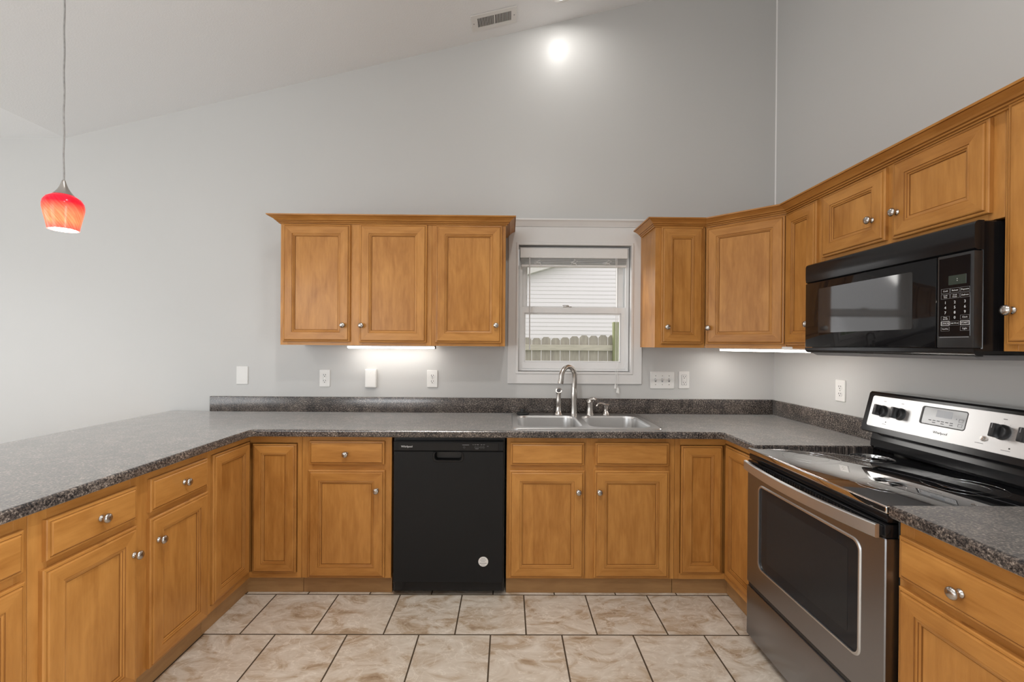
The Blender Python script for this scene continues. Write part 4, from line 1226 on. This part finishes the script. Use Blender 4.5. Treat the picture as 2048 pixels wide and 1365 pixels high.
def wall_plate(label, loc, rz, kind, w_=0.072, h_=0.117, cat='outlet', name='wall_outlet', group=None, thick=0.006):
    t = thing(name, label, cat, loc, rz, group)
    hw_, hh = w_ / 2, h_ / 2
    MB().plate(rrect(-hw_, -hh, hw_, hh, 0.004, 3), [], 0.0005, thick, bev=0.0025, M=UP).build('cover_plate', PLASTIC, t)
    y = -thick
    if kind == 'duplex':
        for zc in (0.0195, -0.0195):
            o = rrect(-0.0165, zc - 0.0135, 0.0165, zc + 0.0135, 0.0125, 6)
            r_ = MB().plate(o, [], 0.0, 0.0016, bev=0.0006, M=at(0, y, 0)).build('receptacle', PLASTIC, t)
            b = MB()
            b.box((-0.0082, y - 0.0021, zc - 0.0012), (-0.0054, y - 0.0014, zc + 0.0088)); b.box((0.0054, y - 0.0021, zc + 0.0002), (0.0082, y - 0.0014, zc + 0.0086))
            b.lathe([(0, 0), (0.0030, 0), (0.0030, 0.0006), (0, 0.0006)], 12, M=at(0, y - 0.0015, zc - 0.0068))
            b.build('socket_slots', SLOT, r_)
        MB().lathe([(0, 0), (0.003, 0), (0.0025, 0.001), (0, 0.0012)], 12, M=at(0, y, 0)).build('screw', NICKEL, t)
    elif kind == 'gfci':
        MB().plate(rrect(-0.0168, -0.0335, 0.0168, 0.0335, 0.002, 2), [], 0.0, 0.0022, bev=0.0008, M=at(0, y, 0)).build('receptacle', PLASTIC, t)
        b = MB()
        o = rrect(-0.0180, -0.0347, 0.0180, 0.0347, 0.002, 2)
        b.plate(o, [rrect(-0.0169, -0.0336, 0.0169, 0.0336, 0.002, 2)[::-1]], 0.0, 0.0004, M=at(0, y, 0))
        for zc in (0.022, -0.018):
            b.box((-0.0080, y - 0.0027, zc - 0.002), (-0.0055, y - 0.002, zc + 0.007)); b.box((0.0055, y - 0.0027, zc - 0.002), (0.0080, y - 0.002, zc + 0.006))
            b.lathe([(0, 0), (0.0027, 0), (0.0027, 0.0006), (0, 0.0006)], 12, M=at(0, y - 0.0021, zc - 0.008))
        b.build('socket_slots', SLOT, t)
        MB().box((-0.007, y - 0.0034, -0.004), (0.007, y - 0.002, 0.005), 0.0006).build('test_button', PLASTIC, t)
    elif kind == 'toggle3':
        for k in (-1, 0, 1):
            x_ = k * 0.046
            MB().box((x_ - 0.0053, y - 0.0006, -0.0125), (x_ + 0.0053, y + 0.001, 0.0125), 0.0003).build('toggle_slot', GREYP, t)
            MB().prism([(y + 0.001, -0.006), (y - 0.016, 0.004), (y - 0.017, 0.010), (y - 0.013, 0.012), (y + 0.001, 0.006)], x_ - 0.0042, x_ + 0.0042, axis=0).build('toggle', PLASTIC, t)
            for zc in (0.030, -0.030):
                MB().lathe([(0, 0), (0.003, 0), (0.0025, 0.0009), (0, 0.001)], 10, M=at(x_, y, zc)).build('screw', NICKEL, t)
    elif kind == 'blank':
        for zc in (0.042, -0.042):
            MB().lathe([(0, 0), (0.003, 0), (0.0025, 0.0009), (0, 0.001)], 10, M=at(0, y, zc)).build('screw', PLASTIC, t)
    elif kind == 'box':
        MB().plate(rrect(-hw_ + 0.004, -hh + 0.004, hw_ - 0.004, hh - 0.004, 0.004, 3), [], 0.0, 0.0015, bev=0.001, M=at(0, y, 0)).build('cover_face', PLASTIC, t)
        MB().lathe([(0, 0), (0.0035, 0), (0.003, 0.0009), (0, 0.001)], 10, M=at(0, y - 0.0015, 0.040)).build('screw', NICKEL, t)
    return t


wall_plate('blank white wall plate, far left above the end of the backsplash', (-1.795, 0, 1.148), 0, 'blank', 0.078, 0.122, 'wall plate', 'blank_wall_plate')
wall_plate('white duplex outlet left of the raised blank cover, under the left cabinets', (-1.239, 0, 1.132), 0, 'duplex')
wall_plate('raised blank white cover box between two outlets', (-0.925, 0, 1.134), 0, 'box', 0.074, 0.124, 'wall plate', 'blank_cover_box', thick=0.026)
wall_plate('white duplex outlet right of the raised blank cover, above the dishwasher', (-0.513, 0, 1.133), 0, 'duplex')
wall_plate('white triple toggle switch plate right of the window', (1.048, 0, 1.134), 0, 'toggle3', 0.164, 0.117, 'light switch', 'light_switch')
wall_plate('white rectangular-face outlet beside the triple switch plate', (1.197, 0, 1.136), 0, 'gfci')
wall_plate('white duplex outlet on the right wall beside the stove', (XR, -0.615, 1.130), -PI / 2, 'duplex')

# ------------------------------------------------------------------ under-cabinet lights
def led_bar(label, p0, p1, z, power):
    p0 = Vector(p0); p1 = Vector(p1); d = p1 - p0; L = d.length; a = math.atan2(d.y, d.x)
    t = thing('under_cabinet_light', label, 'light', (p0.x, p0.y, z), a, 'under-cabinet lights')
    MB().box((0, -0.018, 0.012), (L, 0.018, 0.030), 0.002).build('housing', PLASTIC, t)
    MB().box((0.004, -0.016, 0.0), (L - 0.004, 0.016, 0.0125), 0.003).build('diffuser', LEDM, t, label='glowing white diffuser')
    MB().box((L - 0.003, -0.0185, -0.001), (L + 0.002, 0.0185, 0.0305), 0.001).build('end_cap', GREYP, t)
    m = (p0 + p1) / 2
    lo = area_light('under_cabinet_glow', (m.x, m.y, z - 0.006), (0, 0, -1), L - 0.02, 0.03, power, (1, 0.96, 0.90))
    lo.rotation_euler = (0, 0, a)
    return t


led_bar('glowing light bar under the wall cabinets left of the window', (-1.050, -0.105), (-0.478, -0.105), 1.3375, 0.36)
led_bar('glowing light bar under the corner wall cabinets, ending at the microwave', (1.395, -0.115), (1.560, -0.765), 1.3375, 1.3)

# ------------------------------------------------------------------ pendant lamp
PX, PY = -1.703, -1.310
PT = Matrix.Rotation(math.radians(0), 4, 'Y')
pd = thing('pendant_lamp', 'red streaked glass pendant lamp hanging over the left peninsula', 'lamp', (PX, PY, 1.792))
sh = [(0.0595, 0.0), (0.066, 0.030), (0.074, 0.062), (0.0795, 0.088), (0.0800, 0.102), (0.0765, 0.118), (0.066, 0.133), (0.048, 0.144), (0.030, 0.150), (0.022, 0.152)]
sh = [(r * 0.76, z * 0.90) for r, z in sh]
inn = [(r - 0.004, z) for r, z in sh]
b = MB(); b.lathe(sh, 40, 0, caps=False)
b.lathe(inn[::-1], 40, 1, caps=False)
n = 40
b.add([(0.0452 * math.cos(2 * PI * k / n), 0.0452 * math.sin(2 * PI * k / n), 0.0) for k in range(n)] + [(0.0412 * math.cos(2 * PI * k / n), 0.0412 * math.sin(2 * PI * k / n), 0.0) for k in range(n)], [[k, n + k, n + (k + 1) % n, (k + 1) % n] for k in range(n)], 0)
b.build('glass_shade', [SHADEM, BULBM], pd, smooth=60)
MB().lathe([(0.0, 0.012), (0.016, 0.014), (0.026, 0.032), (0.027, 0.050), (0.020, 0.075), (0.014, 0.09), (0.014, 0.125), (0, 0.125)], 24).build('bulb', BULBM, pd, smooth=60)
MB().lathe([(0.032, 0.1325), (0.026, 0.1405), (0.0195, 0.150), (0.0135, 0.162), (0.0088, 0.176), (0.0055, 0.188), (0.0045, 0.190), (0.0, 0.190)], 24).build('canopy_cap', NICKEL, pd, smooth=60)
zc = ceil_z(PX) - 1.792
b = MB()
pts = [(0.0008 * math.sin(k * 0.7), 0.0008 * math.cos(k * 0.7), 0.188 + (zc - 0.02 - 0.188) * k / 60) for k in range(61)]
b.tube(pts, 0.0027, 8)
b.build('cord', plain('woven_grey_cord', (0.30, 0.29, 0.28), 0.5, noise=0.5, scale=60), pd)
MB().lathe([(0.0, 0.0), (0.055, 0.0), (0.06, 0.012), (0.06, 0.022), (0, 0.022)], 28, M=Matrix.Translation((0, 0, zc - 0.022)) @ Matrix.Rotation(-math.atan(SL), 4, 'Y')).build('ceiling_canopy', NICKEL, pd, smooth=50)
pl_ = bpy.data.lights.new('pendant_bulb', 'POINT'); pl_.energy = 3; pl_.color = (1, 0.9, 0.78); pl_.shadow_soft_size = 0.03
po = bpy.data.objects.new('pendant_bulb', pl_); po.location = (PX, PY, 1.785); COL.objects.link(po)

# ------------------------------------------------------------------ ceiling fixtures
SLOPE = Matrix.Rotation(-math.atan(SL), 4, 'Y')


def on_ceiling(x, y):
    """frame on the sloped ceiling: local +Z into the room (down), X up the slope."""
    return Matrix.Translation((x, y, ceil_z(x))) @ SLOPE @ Matrix.Rotation(PI, 4, 'X')


vn = thing('ceiling_vent', 'white slotted air vent on the sloped ceiling', 'vent')
vn.matrix_world = on_ceiling(-0.108, -0.170)
hx, hy = 0.150, 0.072
slots = []
for s in (-1, 1):
    for k in range(14):
        xx = (s * 0.0565) - 0.050 + k * 0.0077
        slots.append([(xx, -0.040), (xx, 0.040), (xx + 0.0052, 0.040), (xx + 0.0052, -0.040)])
MB().plate(rrect(-hx, -hy, hx, hy, 0.004, 2), slots, 0.002, 0.005, bev=0.002).build('grille', PLASTIC, vn)
MB().box((-0.115, -0.045, 0.0003), (0.115, 0.045, 0.0018)).build('duct_opening', SLOT, vn)
for x_ in (-0.132, 0.132):
    MB().lathe([(0, 0), (0.004, 0), (0.0035, 0.001), (0, 0.0012)], 10, M=Matrix.Translation((x_, 0, 0.005))).build('screw', GREYP, vn)


def can_light(x, y, power, label, spread=PI):
    t = thing('recessed_light', label, 'light', group='recessed ceiling lights'); t.matrix_world = on_ceiling(x, y)
    MB().plate(circle(0, 0, 0.095, 40), [circle(0, 0, 0.070, 40)[::-1]], 0.0005, 0.007, bev=0.003).build('trim_ring', PLASTIC, t)
    MB().lathe([(0.0, 0.0008), (0.069, 0.0008), (0.066, 0.0035), (0.0, 0.005)], 36).build('lens', CANM, t, label='glowing lens')
    M = on_ceiling(x, y) @ Matrix.Translation((0, 0, 0.012))
    lo = area_light('recessed_light_beam', M.to_translation(), (0, 0, -1), 0.13, 0.13, power, (1, 0.97, 0.93), 'DISK', spread)
    return t


can_light(0.335, -0.272, 1.8, 'recessed ceiling light above the window, at the top edge of the photo')
can_light(-0.450, -1.900, 13, 'unseen ceiling light added over the kitchen floor to brighten it', 1.95)  # made-up lamp, fills the floor and cabinet fronts
can_light(0.300, -3.100, 24, 'unseen ceiling light added nearest the camera to brighten the walls')  # another invented lamp, lifts the upper walls
